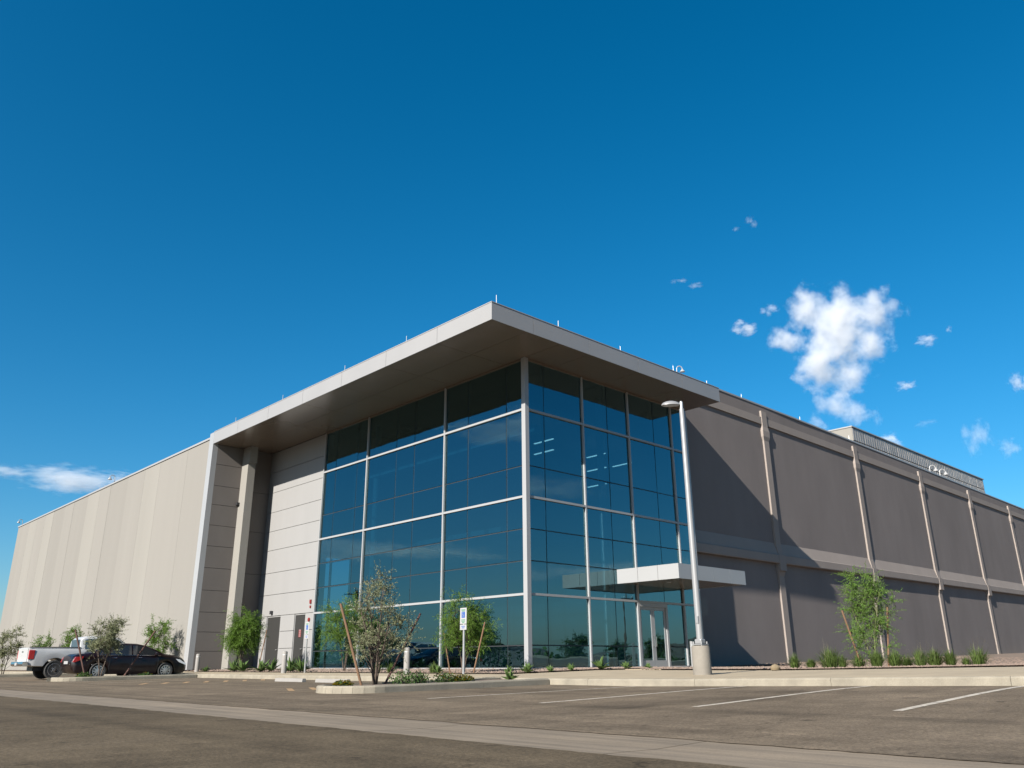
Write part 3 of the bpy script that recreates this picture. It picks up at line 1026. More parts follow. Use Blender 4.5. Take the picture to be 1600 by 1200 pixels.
# gooseneck floodlights on the parapets
def gooseneck(name, loc, rz, label, s=1.0):
    r = empty(name, loc, rz, label, 'floodlight', 'curved floodlights on the roof edge')
    pts = []
    for k in range(13):
        an = math.pi * k / 12
        pts.append((0.28 * s * (1 - math.cos(an)), 0, (0.75 + 0.30 * math.sin(an)) * s))
    MB().tube([(0, 0, 0)] + pts, 0.045 * s, 8).build('arm', 'lamp_white', r, smooth=True)
    MB().lathe([(0.10 * s, 0.0), (0.09 * s, 0.03)], 12).build('base_plate', 'lamp_white', r)
    hd = MB().lathe([(0.05 * s, 0.78 * s), (0.09 * s, 0.70 * s), (0.24 * s, 0.50 * s), (0.25 * s, 0.45 * s)], 16, (0.56 * s, 0, 0)).build('lamp_shade', 'lamp_white', r, smooth=True)
    return r
gooseneck('floodlight', (12.55, 1.0, 14.9), R(-40), 'white curved floodlight on the parapet above the canopy end', 0.55)
gooseneck('floodlight', (51.5, 1.6, 14.9), R(-50), 'white curved floodlight on the side wall parapet, farther from the canopy', 0.85)
gooseneck('floodlight', (49.3, 1.6, 14.9), R(-50), 'white curved floodlight on the side wall parapet, just before its twin', 0.85)
gooseneck('floodlight', (-3.5, 66.0, 12.98), R(180), 'white curved floodlight at the far corner of the beige wall', 0.6)
gooseneck('floodlight', (-3.5, 40.2, 12.98), R(180), 'white curved floodlight halfway along the top of the beige wall', 0.6)

# ------------------------------------------------------------------ street furniture
# lamp post
lz = walk(-4.0, -10.4)
lp = empty('lamp_post', (-4.0, -10.4, lz), 0, 'tall white lamp post on a round concrete base before the entrance', 'lamp post')
MB().lathe([(0.235, -0.1), (0.235, 0.0), (0.228, 0.67), (0.215, 0.70)], 28).build('concrete_base', 'concrete_base', lp, smooth=True)
bp_ = MB().box(-0.15, 0.15, -0.15, 0.15, 0.72, 0.745)
for sx_ in (-1, 1):
    for sy_ in (-1, 1):
        bp_.lathe([(0.018, 0.70), (0.018, 0.80)], 6, (sx_ * 0.12, sy_ * 0.12, 0))
bp_.build('base_plate', 'pole_metal', lp)
MB().box(-0.10, 0.10, -0.10, 0.10, 0.746, 0.86).build('base_cover', 'pole_metal', lp, bevel=0.02)
MB().lathe([(0.085, 0.86), (0.068, 7.02)], 20).build('pole', 'pole_metal', lp, smooth=True)
MB().lathe([(0.045, 7.02), (0.045, 7.22), (0.02, 7.25)], 14).build('tenon', 'galvanised', lp, smooth=True)
MB().box(-0.10, -0.03, -0.06, 0.02, 1.25, 1.42).build('hand_hole', 'pole_metal', lp)
# shallow domed head reaching to the left of the pole as seen from the walk
hd = MB()
nseg, nrow = 20, 6
dirx, diry = -0.70, 0.714
hx, hy = dirx * 0.29, diry * 0.29
vs, fs = [], []
for j in range(nrow):
    t = j / (nrow - 1)
    for k in range(nseg):
        an = 2 * math.pi * k / nseg
        lu = 0.27 * math.cos(an) * math.cos(t * math.pi / 2)
        lv = 0.14 * math.sin(an) * math.cos(t * math.pi / 2)
        vs.append((hx + lu * dirx - lv * diry, hy + lu * diry + lv * dirx, 7.13 + 0.13 * math.sin(t * math.pi / 2)))
for j in range(nrow - 1):
    for k in range(nseg):
        fs.append((j * nseg + k, j * nseg + (k + 1) % nseg, (j + 1) * nseg + (k + 1) % nseg, (j + 1) * nseg + k))
fs.append(tuple(range(nseg - 1, -1, -1)))
hd.add(vs, fs)
hd.build('lamp_head', 'pole_metal', lp, smooth=True)
lens = MB()
vs = []
for k in range(nseg):
    an = 2 * math.pi * k / nseg
    lu, lv = 0.22 * math.cos(an), 0.11 * math.sin(an)
    vs.append((hx + lu * dirx - lv * diry, hy + lu * diry + lv * dirx, 7.122))
lens.add(vs, [tuple(range(nseg - 1, -1, -1))])
lens.build('lamp_lens', 'lens_glass', lp)

# accessible parking signs
def parking_sign(x, y, h, label, rz):
    z = walk(x, y)
    r = empty('parking_sign', (x, y, z), rz, label, 'sign', 'accessible parking signs')
    MB().box(-0.025, 0.025, -0.02, 0.02, -0.1, h - 0.05).build('post', 'galvanised', r)
    pt = MB().box(-0.155, 0.155, -0.034, -0.026, h - 0.48, h).build('plate', 'sign_white', r, bevel=0.003)
    MB().box(-0.155, 0.155, -0.034, -0.026, h - 0.66, h - 0.50).build('lower_plate', 'sign_white', r, bevel=0.003)
    MB().box(-0.08, 0.08, -0.0375, -0.0345, h - 0.30, h - 0.12).build('blue_panel', 'sign_blue', pt)
    # wheelchair figure in white: head, back, seat and wheel arc
    sy_ = MB()
    yy_ = -0.040
    def disc(cx, cz, rr, n=12):
        sy_.prism([(cx + rr * math.cos(2 * math.pi * k / n), cz + rr * math.sin(2 * math.pi * k / n)) for k in range(n)], 1, yy_, yy_ + 0.002)
    disc(-0.012, h - 0.145, 0.014)
    sy_.box(-0.020, -0.006, yy_, yy_ + 0.002, h - 0.22, h - 0.163)
    sy_.box(-0.02, 0.03, yy_, yy_ + 0.002, h - 0.226, h - 0.213)
    sy_.box(0.022, 0.034, yy_, yy_ + 0.002, h - 0.268, h - 0.22)
    for k in range(9):
        an = R(110 + 22 * k)
        sy_.box(-0.008 + 0.042 * math.cos(an) - 0.006, -0.008 + 0.042 * math.cos(an) + 0.006, yy_, yy_ + 0.002, h - 0.235 + 0.042 * math.sin(an) - 0.006, h - 0.235 + 0.042 * math.sin(an) + 0.006)
    sy_.build('wheelchair_symbol', 'sign_white', pt)
    sy2 = MB()
    for zz, ww_ in ((h - 0.06, 0.10), (h - 0.095, 0.08), (h - 0.36, 0.10), (h - 0.40, 0.09), (h - 0.44, 0.06)):
        sy2.box(-ww_, ww_, -0.0365, -0.0345, zz - 0.010, zz + 0.010)
    sy2.build('lettering', 'sign_green', pt)
    for zz, ww_ in ((h - 0.55, 0.09), (h - 0.60, 0.07)):
        MB().box(-ww_, ww_, -0.0365, -0.0345, zz - 0.011, zz + 0.011).build('lettering', 'sign_blue', pt)
    return r
parking_sign(-5.5, -2.8, 1.98, 'white accessible parking sign with blue symbol in front of the glass', R(-90))
parking_sign(-4.6, 8.36, 1.98, 'white accessible parking sign beside the narrow service door', R(-90))

# bollards
def bollard(x, y, label, h=0.86):
    z = walk(x, y)
    o = MB().lathe([(0.105, -0.15), (0.105, h - 0.06), (0.09, h - 0.02), (0.05, h)], 20)
    r = empty('bollard', (x, y, z), 0, label, 'bollard', 'bollards along the building')
    o.build('post', 'concrete_white', r, smooth=True)
    MB().lathe([(0.108, h - 0.16), (0.108, h - 0.13)], 20).build('band', 'galvanised', r)
bollard(-4.9, 0.95, 'pale round bollard behind the staked grey-green tree, by the glass')
bollard(-4.5, 19.24, 'pale round bollard at the foot of the white strip')
bollard(-5.2, 9.0, 'pale round bollard in front of the wide service door')
# door-opener pedestal at the entrance
r = empty('door_pedestal', (8.3, -1.55, walk(8.3, -1.55)), R(-45), 'slim white door opener post beside the entrance', 'post')
MB().box(-0.05, 0.05, -0.07, 0.07, -0.02, 1.06).build('post', 'white_metal', r, bevel=0.01)
MB().box(-0.035, 0.035, -0.078, -0.071, 0.80, 0.94).build('push_plate', 'galvanised', r)

# wheel stops
def wheel_stop(y0, label):
    r = MB()
    z = asph(-8.45, y0)
    r.prism([(-0.08, 0.0), (-0.06, 0.11), (0.06, 0.11), (0.08, 0.0)], 1, -0.9, 0.9)
    o = r.build('wheel_stop', 'concrete_white', None, fix=True, bevel=0.012)
    o.location = (-8.45, y0, z)
    return tag(o, label, 'wheel stop', 'concrete wheel stops in the bays')
wheel_stop(2.45, 'white concrete wheel stop, farther from the planted island')
wheel_stop(-0.15, 'white concrete wheel stop, next to the planted island')
b = MB()
b.lathe([(0.03, -0.02), (0.15, 0.02), (0.17, 0.08), (0.10, 0.15), (0.03, 0.17)], 9)
o = b.build('boulder', 'boulder', None, smooth=True)
o.location = (-0.5, -10.44, walk(-0.5, -10.44))
o.scale = (1, 0.8, 1)
tag(o, 'small yellowish stone on the walk beside the first pier', 'stone')

# ------------------------------------------------------------------ vehicles
def interp(tab, x):
    if x <= tab[0][0]:
        return tab[0][1]
    for (a, va), (b, vb) in zip(tab[:-1], tab[1:]):
        if x <= b:
            t = (x - a) / (b - a)
            return va + (vb - va) * t
    return tab[-1][1]
def car_loft(xs, top, belt, wid, wtop, sill, arches, ar, ring_n=None):
    vs, fs = [], []
    n = None
    for x in xs:
        zt, w, wt = interp(top, x), interp(wid, x), interp(wtop, x)
        zs = min(interp(belt, x), zt - 0.02)
        zb = interp(sill, x)
        for (cx, cz) in arches:
            if abs(x - cx) < ar:
                zb = max(zb, cz + math.sqrt(ar * ar - (x - cx) ** 2))
        zb = min(zb, zs - 0.05)
        half = [(w * 0.94, zb), (w * 0.985, zb + 0.02), (w, zb + (zs - zb) * 0.45), (w * 0.985, zb + (zs - zb) * 0.86), (w * 0.955, zs),
                (wt + (w * 0.955 - wt) * 0.12, zt - (zt - zs) * 0.10), (wt * 0.93, zt - 0.012), (wt * 0.5, zt + 0.012)]
        ring = [(x, y, z) for y, z in half] + [(x, 0, zt + 0.018)] + [(x, -y, z) for y, z in reversed(half)]
        n = len(ring)
        vs += ring
    m = len(xs)
    for i in range(m - 1):
        for k in range(n - 1):
            fs.append((i * n + k, (i + 1) * n + k, (i + 1) * n + k + 1, i * n + k + 1))
        fs.append((i * n + n - 1, (i + 1) * n + n - 1, (i + 1) * n, i * n))
    fs.append(tuple(range(n)))
    fs.append(tuple(range(m * n - 1, (m - 1) * n - 1, -1)))
    return MB().add(vs, fs)
def side_glass(xs, top, belt, wid, wtop, s, lo=0.03, hi=0.08, off=0.012):
    vs, fs = [], []
    for x in xs:
        zt, w, wt = interp(top, x), interp(wid, x), interp(wtop, x)
        zs = min(interp(belt, x), zt - 0.02)
        z0, z1 = zs + lo, max(zs + lo + 0.01, zt - hi)
        def yat(z):
            t = (z - zs) / max(0.01, (zt - (zt - zs) * 0.10) - zs)
            return (w * 0.955) + ((wt + (w * 0.955 - wt) * 0.12) - w * 0.955) * min(t, 1)
        for q in (0, 0.5, 1):
            z = z0 + (z1 - z0) * q
            vs.append((x, s * (yat(z) + off), z))
    for i in range(len(xs) - 1):
        for k in range(2):
            f = (i * 3 + k, (i + 1) * 3 + k, (i + 1) * 3 + k + 1, i * 3 + k + 1)
            fs.append(f if s < 0 else f[::-1])
    return MB().add(vs, fs)
def top_glass(xs, top, wtop, frac=0.86, off=0.012):
    vs, fs = [], []
    for x in xs:
        zt, wt = interp(top, x), interp(wtop, x)
        for q in (-1, -0.5, 0, 0.5, 1):
            vs.append((x, q * wt * frac, zt + (0.018 if q == 0 else 0.012 if abs(q) < 0.6 else -0.004) + off))
    for i in range(len(xs) - 1):
        for k in range(4):
            fs.append((i * 5 + k, (i + 1) * 5 + k, (i + 1) * 5 + k + 1, i * 5 + k + 1))
    return MB().add(vs, fs)
def wheel(parent, x, y, z, rad, w, side, spokes=10):
    t = MB().lathe([(rad * 0.66, -w / 2 + 0.02), (rad * 0.92, -w / 2), (rad * 0.985, -w / 2 + 0.03), (rad, 0), (rad * 0.985, w / 2 - 0.03), (rad * 0.92, w / 2), (rad * 0.66, w / 2 - 0.02)], 28, (x, y, z), 1).build('wheel', 'rubber', parent, smooth=True)
    yo = y + side * w * 0.40
    MB().lathe([(rad * 0.60, min(0, -side * 0.06)), (rad * 0.60, max(0, -side * 0.06))], 24, (x, yo - side * 0.05, z), 1).build('wheel_well', 'dark_plastic', t)
    rm = MB()
    for k in range(24):
        a0, a1 = 2 * math.pi * k / 24, 2 * math.pi * (k + 1) / 24
        def P(r_, a_, yq):
            return (x + r_ * math.cos(a_), yq, z + r_ * math.sin(a_))
        ya, yb = yo + side * 0.012, yo - side * 0.04
        rm.add([P(rad * 0.60, a0, ya), P(rad * 0.60, a1, ya), P(rad * 0.68, a1, ya), P(rad * 0.68, a0, ya), P(rad * 0.60, a0, yb), P(rad * 0.60, a1, yb)], [(0, 1, 2, 3), (0, 4, 5, 1)])
    for k in range(spokes):
        an = 2 * math.pi * k / spokes
        d = Vector((math.cos(an), 0, math.sin(an)))
        nrm = Vector((-math.sin(an), 0, math.cos(an)))
        p0 = Vector((x, yo + side * 0.01, z)) + d * rad * 0.08
        p1 = Vector((x, yo + side * 0.006, z)) + d * rad * 0.62
        w0, w1 = rad * 0.085, rad * 0.065
        q = Vector((0, -side * 0.03, 0))
        rm.add([p0 - nrm * w0, p0 + nrm * w0, p1 + nrm * w1, p1 - nrm * w1, p0 - nrm * w0 + q, p0 + nrm * w0 + q, p1 + nrm * w1 + q, p1 - nrm * w1 + q],
               [(0, 1, 2, 3), (0, 3, 7, 4), (1, 5, 6, 2)])
    rm.lathe([(rad * 0.16, -0.02), (rad * 0.16, 0.02)], 14, (x, yo + side * 0.005, z), 1)
    rm.build('rim', 'rim', t)
    return t
def sedan(loc):
    r = empty('parked_car', loc, 0, 'dark maroon sedan parked behind the planted island, beside the white pickup', 'car')
    top = [(-2.45, 0.78), (-2.40, 0.93), (-2.25, 1.02), (-1.85, 1.06), (-1.70, 1.09), (-1.25, 1.29), (-0.85, 1.41), (-0.3, 1.47), (0.2, 1.455), (0.55, 1.39), (1.0, 1.20), (1.32, 1.04), (1.8, 0.97), (2.2, 0.86), (2.38, 0.74), (2.45, 0.58)]
    belt = [(-2.45, 0.75), (-2.3, 0.90), (-1.5, 0.955), (0.0, 0.945), (1.2, 0.93), (1.8, 0.88), (2.2, 0.78), (2.45, 0.55)]
    wid = [(-2.45, 0.72), (-2.3, 0.84), (-1.8, 0.90), (-0.5, 0.925), (1.4, 0.92), (2.0, 0.86), (2.3, 0.74), (2.45, 0.60)]
    wtop = [(-2.45, 0.62), (-1.8, 0.70), (-1.0, 0.60), (0, 0.60), (0.6, 0.62), (1.25, 0.72), (2.0, 0.72), (2.45, 0.5)]
    sill = [(-2.45, 0.42), (-2.3, 0.26), (-1.9, 0.20), (1.9, 0.18), (2.3, 0.22), (2.45, 0.34)]
    ar = [(-1.42, 0.33), (1.42, 0.33)]
    xs = sorted(set([round(-2.45 + 4.9 * i / 98, 4) for i in range(99)]))
    car_loft(xs, top, belt, wid, wtop, sill, ar, 0.385).build('body', 'paint_maroon', r, smooth=True, fix=True)
    gx_ = [-1.45 + 2.45 * i / 24 for i in range(25)]
    for s in (-1, 1):
        for (a, b) in ((-1.42, -1.0), (-0.96, -0.10), (-0.04, 1.02)):
            q = [a + (b - a) * i / 12 for i in range(13)]
            side_glass(q, top, belt, wid, wtop, s).build('window', 'car_glass', r, smooth='all')
        trim = []
        q = [-1.45 + 2.6 * i / 20 for i in range(21)]
        tp = [(x, s * (interp(wid, x) * 0.955 + 0.012), min(interp(belt, x), interp(top, x) - 0.02) + 0.02) for x in q]
        MB().tube(tp, 0.011, 6).build('window_trim', 'chrome', r)
        for xh in (-0.80, 0.25):
            MB().tube([(xh - 0.09, s * 0.915, 0.86), (xh - 0.07, s * 0.955, 0.865), (xh + 0.07, s * 0.955, 0.865), (xh + 0.09, s * 0.915, 0.86)], 0.014, 6).build('door_handle', 'chrome', r)
        mm = MB().lathe([(0.02, -0.10), (0.075, -0.06), (0.085, 0.04), (0.03, 0.09)], 10, (0.92, s * 1.0, 1.0), 1)
        mm.tube([(0.9, s * 0.88, 0.97), (0.92, s * 0.97, 0.99)], 0.02, 6)
        mm.build('mirror', 'paint_maroon', r, smooth=True)
        MB().prism([(-2.44, 0.70), (-2.36, 0.90), (-2.05, 0.92), (-2.10, 0.80), (-2.40, 0.68)], 1, s * 0.80, s * 0.885).build('tail_lamp', 'red_lens', r, fix=True)
        MB().prism([(2.36, 0.60), (2.05, 0.78), (1.85, 0.82), (2.0, 0.68), (2.30, 0.56)], 1, s * 0.74, s * 0.865).build('headlight', 'clear_lens', r, fix=True)
        for xw in (-1.42, 1.42):
            wheel(r, xw, s * 0.82, 0.33, 0.33, 0.22, s, 10)
        for xd in (-1.0, -0.07, 1.05):
            MB().box(xd - 0.004, xd + 0.004, s * 0.918, s * 0.926, 0.36, 0.86).build('door_gap', 'gasket', r)
    top_glass([0.62 + 0.62 * i / 8 for i in range(9)], top, wtop).build('windscreen', 'car_glass', r, smooth='all')
    top_glass([-1.62 + 0.7 * i / 8 for i in range(9)], top, wtop).build('rear_window', 'car_glass', r, smooth='all')
    MB().box(-2.475, -2.455, -0.26, 0.26, 0.62, 0.74).build('number_plate', 'sign_white', r)
    return r
def pickup(loc):
    r = empty('pickup_truck', loc, 0, 'white pickup truck with chrome rear bumper parked behind the maroon sedan', 'pickup truck')
    wid = [(-2.85, 0.94), (-2.6, 0.98), (2.2, 0.98), (2.6, 0.92), (2.85, 0.80)]
    sill = [(-2.85, 0.62), (-2.6, 0.56), (-0.9, 0.52), (2.4, 0.46), (2.85, 0.50)]
    ar = [(-1.72, 0.41), (1.95, 0.41)]
    # cargo bed
    xs = [-2.85 + 2.12 * i / 44 for i in range(45)]
    t1 = [(-2.85, 1.36), (-0.73, 1.36)]
    b1 = [(-2.85, 1.28), (-0.73, 1.28)]
    w1 = [(-2.85, 0.90), (-0.73, 0.90)]
    car_loft(xs, t1, b1, wid, w1, sill, ar, 0.50).build('cargo_bed', 'paint_white', r, smooth=True, fix=True)
    for s in (-1, 1):
        MB().box(-2.84, -0.74, s * 0.80, s * 0.93, 1.362, 1.40).build('bed_rail', 'dark_plastic', r)
    # cab and bonnet
    xs = [-0.71 + 3.56 * i / 72 for i in range(73)]
    top = [(-0.71, 1.72), (-0.6, 1.84), (-0.3, 1.90), (0.7, 1.90), (0.95, 1.84), (1.55, 1.40), (1.62, 1.36), (2.4, 1.30), (2.7, 1.22), (2.85, 1.02)]
    belt = [(-0.71, 1.28), (1.5, 1.27), (2.6, 1.16), (2.85, 0.95)]
    wtop = [(-0.71, 0.74), (0.8, 0.74), (1.6, 0.84), (2.85, 0.72)]
    car_loft(xs, top, belt, wid, wtop, sill, ar, 0.50).build('cab', 'paint_white', r, smooth=True, fix=True)
    for s in (-1, 1):
        for (a, b) in ((-0.55, 0.18), (0.24, 1.22)):
            q = [a + (b - a) * i / 10 for i in range(11)]
            side_glass(q, top, belt, wid, wtop, s, 0.04, 0.12).build('window', 'cab_glass', r, smooth='all')
        MB().box(-2.862, -2.62, s * 0.90, s * 0.985, 0.86, 1.26).build('tail_lamp', 'red_lens', r, bevel=0.02)
        for xw in (-1.72, 1.95):
            wheel(r, xw, s * 0.84, 0.41, 0.41, 0.28, s, 5)
        mm = MB().box(1.02, 1.16, s * 1.03, s * 1.23, 1.22, 1.48)
        mm.build('mirror', 'dark_plastic', r, bevel=0.03)
        MB().tube([(1.08, s * 0.93, 1.28), (1.08, s * 1.05, 1.32)], 0.025, 6).build('mirror_arm', 'dark_plastic', r)
        MB().box(2.62, 2.80, s * 0.62, s * 0.86, 0.92, 1.10).build('headlight', 'clear_lens', r, bevel=0.02)
        for xh in (-0.42, 0.36):
            MB().box(xh, xh + 0.2, s * 0.975, s * 1.005, 1.08, 1.12).build('door_handle', 'chrome', r)
    MB().box(-0.735, -0.718, -0.62, 0.62, 1.38, 1.74).build('rear_window', 'cab_glass', r)
    MB().box(-2.885, -2.852, -0.78, 0.78, 0.76, 1.34).build('tailgate', 'paint_white', r, bevel=0.012)
    MB().box(-2.90, -2.886, -0.12, 0.12, 1.16, 1.22).build('tailgate_handle', 'chrome', r)
    MB().prism([(-3.06, 0.60), (-3.08, 0.66), (-3.06, 0.76), (-2.86, 0.76), (-2.80, 0.58), (-3.0, 0.56)], 1, -0.98, 0.98).build('bumper', 'chrome', r, fix=True, bevel=0.012)
    MB().box(-3.10, -3.085, -0.17, 0.17, 0.60, 0.72).build('number_plate', 'sign_white', r)
    MB().box(-2.5, 2.4, -0.45, 0.45, 0.36, 0.56).build('chassis', 'dark_plastic', r)
    MB().tube([(-2.5, -0.86, 1.36), (-2.44, -0.86, 1.50)], 0.014, 6).build('cleat', 'dark_plastic', r)
    top_glass([0.98 + 0.54 * i / 8 for i in range(9)], top, wtop, 0.9).build('windscreen', 'cab_glass', r, smooth='all')
    return r
sedan((-8.87, 16.55, asph(-9.2, 16.5)))
pickup((-9.58, 19.35, asph(-9.9, 19.3))).scale = (0.97, 0.97, 0.97)

# ------------------------------------------------------------------ plants
def leaf_mesh(pts, dirs, ups, ln, wd, rnd, fold=0.0):
    """one bent four-sided leaf per point"""
    vs, fs = [], []
    for p, d, u in zip(pts, dirs, ups):
        l = ln * rnd.uniform(0.65, 1.3)
        w = wd * rnd.uniform(0.7, 1.25)
        s = d.cross(u)
        if s.length < 1e-5:
            s = d.orthogonal()
        s.normalize()
        nrm = s.cross(d)
        o = len(vs)
        vs += [p, p + d * l * 0.5 + s * w * 0.5 + nrm * fold * l, p + d * l - nrm * 0.04 * l, p + d * l * 0.5 - s * w * 0.5 + nrm * fold * l]
        fs.append((o, o + 1, o + 2, o + 3))
    return vs, fs
def rvec(rnd):
    while True:
        v = Vector((rnd.uniform(-1, 1), rnd.uniform(-1, 1), rnd.uniform(-1, 1)))
        if 0.05 < v.length < 1:
            return v.normalized()
def make_tree(name, loc, seed, h, rx, ry, z_lo, stems, n_clump, twigs, leaves, ln, wd, leaf, bark, droop, label, trunk_r=0.035, twig_len=0.45, lean=0.25, cat='tree', group=None, shape=None, asym=(0, 0), tilt_up=0.3):
    rnd = random.Random(seed)
    root = empty(name, loc, 0, label, cat, group)
    tb = MB()
    zc, rz = (z_lo + h) / 2, (h - z_lo) / 2
    stem_lines = []
    for k in range(stems):
        an = 2 * math.pi * k / max(1, stems) + rnd.uniform(-0.4, 0.4)
        ex_, ey_ = math.cos(an) * rx * lean * (0 if stems == 1 else 1) + asym[0] * 0.5, math.sin(an) * ry * lean * (0 if stems == 1 else 1) + asym[1] * 0.5
        hh = h * rnd.uniform(0.72, 0.92)
        pts = []
        for i in range(9):
            t = i / 8
            pts.append(Vector((0.03 * math.cos(an) * (stems > 1) + ex_ * t ** 1.3 + rnd.uniform(-0.02, 0.02) * h * t, 0.03 * math.sin(an) * (stems > 1) + ey_ * t ** 1.3 + rnd.uniform(-0.02, 0.02) * h * t, hh * t - 0.05)))
        stem_lines.append(pts)
        tb.tube(pts, [trunk_r * (1 - 0.85 * i / 8) for i in range(9)], 7)
    P, D, U = [], [], []
    for c in range(n_clump):
        # clump centre inside the crown envelope, more of them near its skin
        v = rvec(rnd)
        rr = rnd.uniform(0.25, 1.0) ** 0.6
        z = zc + v.z * rz * rr
        t = (z - z_lo) / max(0.01, h - z_lo)
        env = shape(t) if shape else math.sqrt(max(0.05, 1 - (2 * t - 1) ** 2))
        rad = rr * (0.35 + 0.65 * rnd.random())
        an = rnd.uniform(0, 2 * math.pi)
        cpos = Vector((math.cos(an) * rx * env * rad + asym[0] * t, math.sin(an) * ry * env * rad + asym[1] * t, z))
        st_ = rnd.choice(stem_lines)
        # joins the stem lower than the clump
        zz = max(z_lo * 0.6, cpos.z - rnd.uniform(0.25, 0.55) * (h - z_lo) * 0.6)
        j = min(range(len(st_)), key=lambda i: abs(st_[i].z - zz))
        base = st_[j]
        mid = (base + cpos) / 2 + Vector((rnd.uniform(-1, 1), rnd.uniform(-1, 1), rnd.uniform(0, 1))) * 0.06 * h
        tb.tube([base, mid, cpos], [trunk_r * 0.32, trunk_r * 0.22, trunk_r * 0.10], 5)
        out = Vector((cpos.x, cpos.y, 0))
        out = out.normalized() if out.length > 0.01 else rvec(rnd)
        for q in range(twigs):
            d = (rvec(rnd) + out * 0.5 + Vector((0, 0, tilt_up))).normalized()
            L = twig_len * rnd.uniform(0.5, 1.25)
            p = cpos.copy()
            seg_n = 5
            line = [p.copy()]
            for s_ in range(seg_n):
                d = (d + Vector((0, 0, -droop * (0.35 + 0.3 * s_))) + rvec(rnd) * 0.16).normalized()
                p = p + d * (L / seg_n)
                line.append(p.copy())
            tb.tube([line[0], line[2], line[-1]], [trunk_r * 0.09, trunk_r * 0.07, trunk_r * 0.04], 3, cap=False)
            for e in range(leaves):
                t = (e + rnd.random()) / leaves * seg_n
                i = min(seg_n - 1, int(t))
                q0 = line[i].lerp(line[i + 1], t - i)
                ax = (line[i + 1] - line[i]).normalized()
                ld = (ax * 0.6 + rvec(rnd) * 0.9 + Vector((0, 0, -droop * 1.2))).normalized()
                P.append(q0)
                D.append(ld)
                U.append(rvec(rnd))
    trunk = tb.build('trunk', bark, root, smooth='all')
    vs, fs = leaf_mesh(P, D, U, ln, wd, rnd)
    MB().add(vs, fs).build('crown', leaf, root)
    return root
def stake(loc, p0, p1, rad, label, m='stake_wood', group='tree stakes'):
    o = MB().tube([Vector(p0), Vector(p0).lerp(Vector(p1), 0.5), Vector(p1)], [rad, rad, rad * 0.95], 8).build('tree_stake', m, None, smooth=True)
    o.location = loc
    return tag(o, label, 'stake', group)

# grey-green staked tree on the near island
ix, iy = -11.15, -6.3
iz = asph(ix, iy) + 0.115
make_tree('olive_tree', (ix + 0.15, iy + 0.1, iz), 12, 2.5, 1.15, 1.15, 0.36, 4, 56, 9, 16, 0.055, 0.015, 'leaf_olive', 'bark', 0.02,
          'grey-green staked tree on the kerbed island in front of the glass', 0.03, 0.36, 0.45,
          shape=lambda t: 1.0 if t < 0.4 else max(0.08, 1.0 - (t - 0.4) * 1.75), tilt_up=0.6)
stake((0, 0, 0), (-11.5, -6.45, iz - 0.1), (-11.95, -6.05, iz + 1.78), 0.03, 'slanting brown stake left of the grey-green island tree')
stake((0, 0, 0), (-10.75, -6.15, iz - 0.1), (-9.75, -6.2, iz + 1.62), 0.028, 'dark stake half hidden in the grey-green island tree', 'stake_dark')
# bright green drooping trees along the glass
z = walk(-3.6, -1.9)
make_tree('willow_acacia', (-3.95, -0.95, z), 21, 2.5, 0.80, 0.80, 0.75, 3, 38, 11, 26, 0.12, 0.016, 'leaf_willow', 'bark', 0.20,
          'bright green drooping tree with stakes behind the parking sign', 0.026, 0.6, 0.5)
stake((0, 0, 0), (-4.1, -1.6, z - 0.1), (-3.8, -1.85, z + 1.6), 0.026, 'thin brown stake right of the drooping tree by the sign')
stake((0, 0, 0), (-4.1, -0.45, z - 0.1), (-4.3, -0.3, z + 1.3), 0.024, 'thin brown stake left of the drooping tree by the sign')
z = walk(-3.0, 5.7)
make_tree('willow_acacia', (-3.4, 7.3, z), 23, 2.9, 1.1, 1.1, 0.7, 3, 46, 11, 26, 0.12, 0.016, 'leaf_willow', 'bark', 0.18,
          'bright green drooping tree close to the glass, partly hidden by the grey-green tree', 0.026, 0.6, 0.5)
z = walk(-3.6, 15.6)
make_tree('willow_acacia', (-3.7, 16.15, z), 25, 2.75, 0.74, 0.74, 0.9, 3, 52, 12, 28, 0.14, 0.018, 'leaf_willow', 'bark', 0.24,
          'bright green drooping tree in front of the dark recess wall', 0.028, 0.7, 0.5)
stake((0, 0, 0), (-3.2, 15.3, z - 0.1), (-3.0, 15.1, z + 1.9), 0.026, 'thin brown stake beside the tree at the dark recess')
# lacy green tree on the right
tx, ty = 4.0, -11.25
tz = walk(tx, ty) + 0.02
make_tree('palo_verde', (tx, ty, tz), 31, 2.95, 0.92, 0.92, 0.40, 3, 60, 11, 34, 0.05, 0.016, 'leaf_paloverde', 'bark_green', 0.06,
          'lacy green young tree with two stakes in front of the grey wall', 0.03, 0.55, 0.55,
          shape=lambda t: 0.95 if t < 0.3 else 0.75 if t < 0.6 else 0.95 - 0.6 * (t - 0.6), asym=(0.1, 0))
stake((0, 0, 0), (tx - 0.35, ty + 0.2, tz - 0.1), (tx - 0.72, ty + 0.45, tz + 1.7), 0.03, 'pale stake leaning left at the lacy green tree')
stake((0, 0, 0), (tx + 0.3, ty - 0.3, tz - 0.1), (tx + 0.42, ty - 0.5, tz + 1.8), 0.03, 'pale stake right of the lacy green tree')
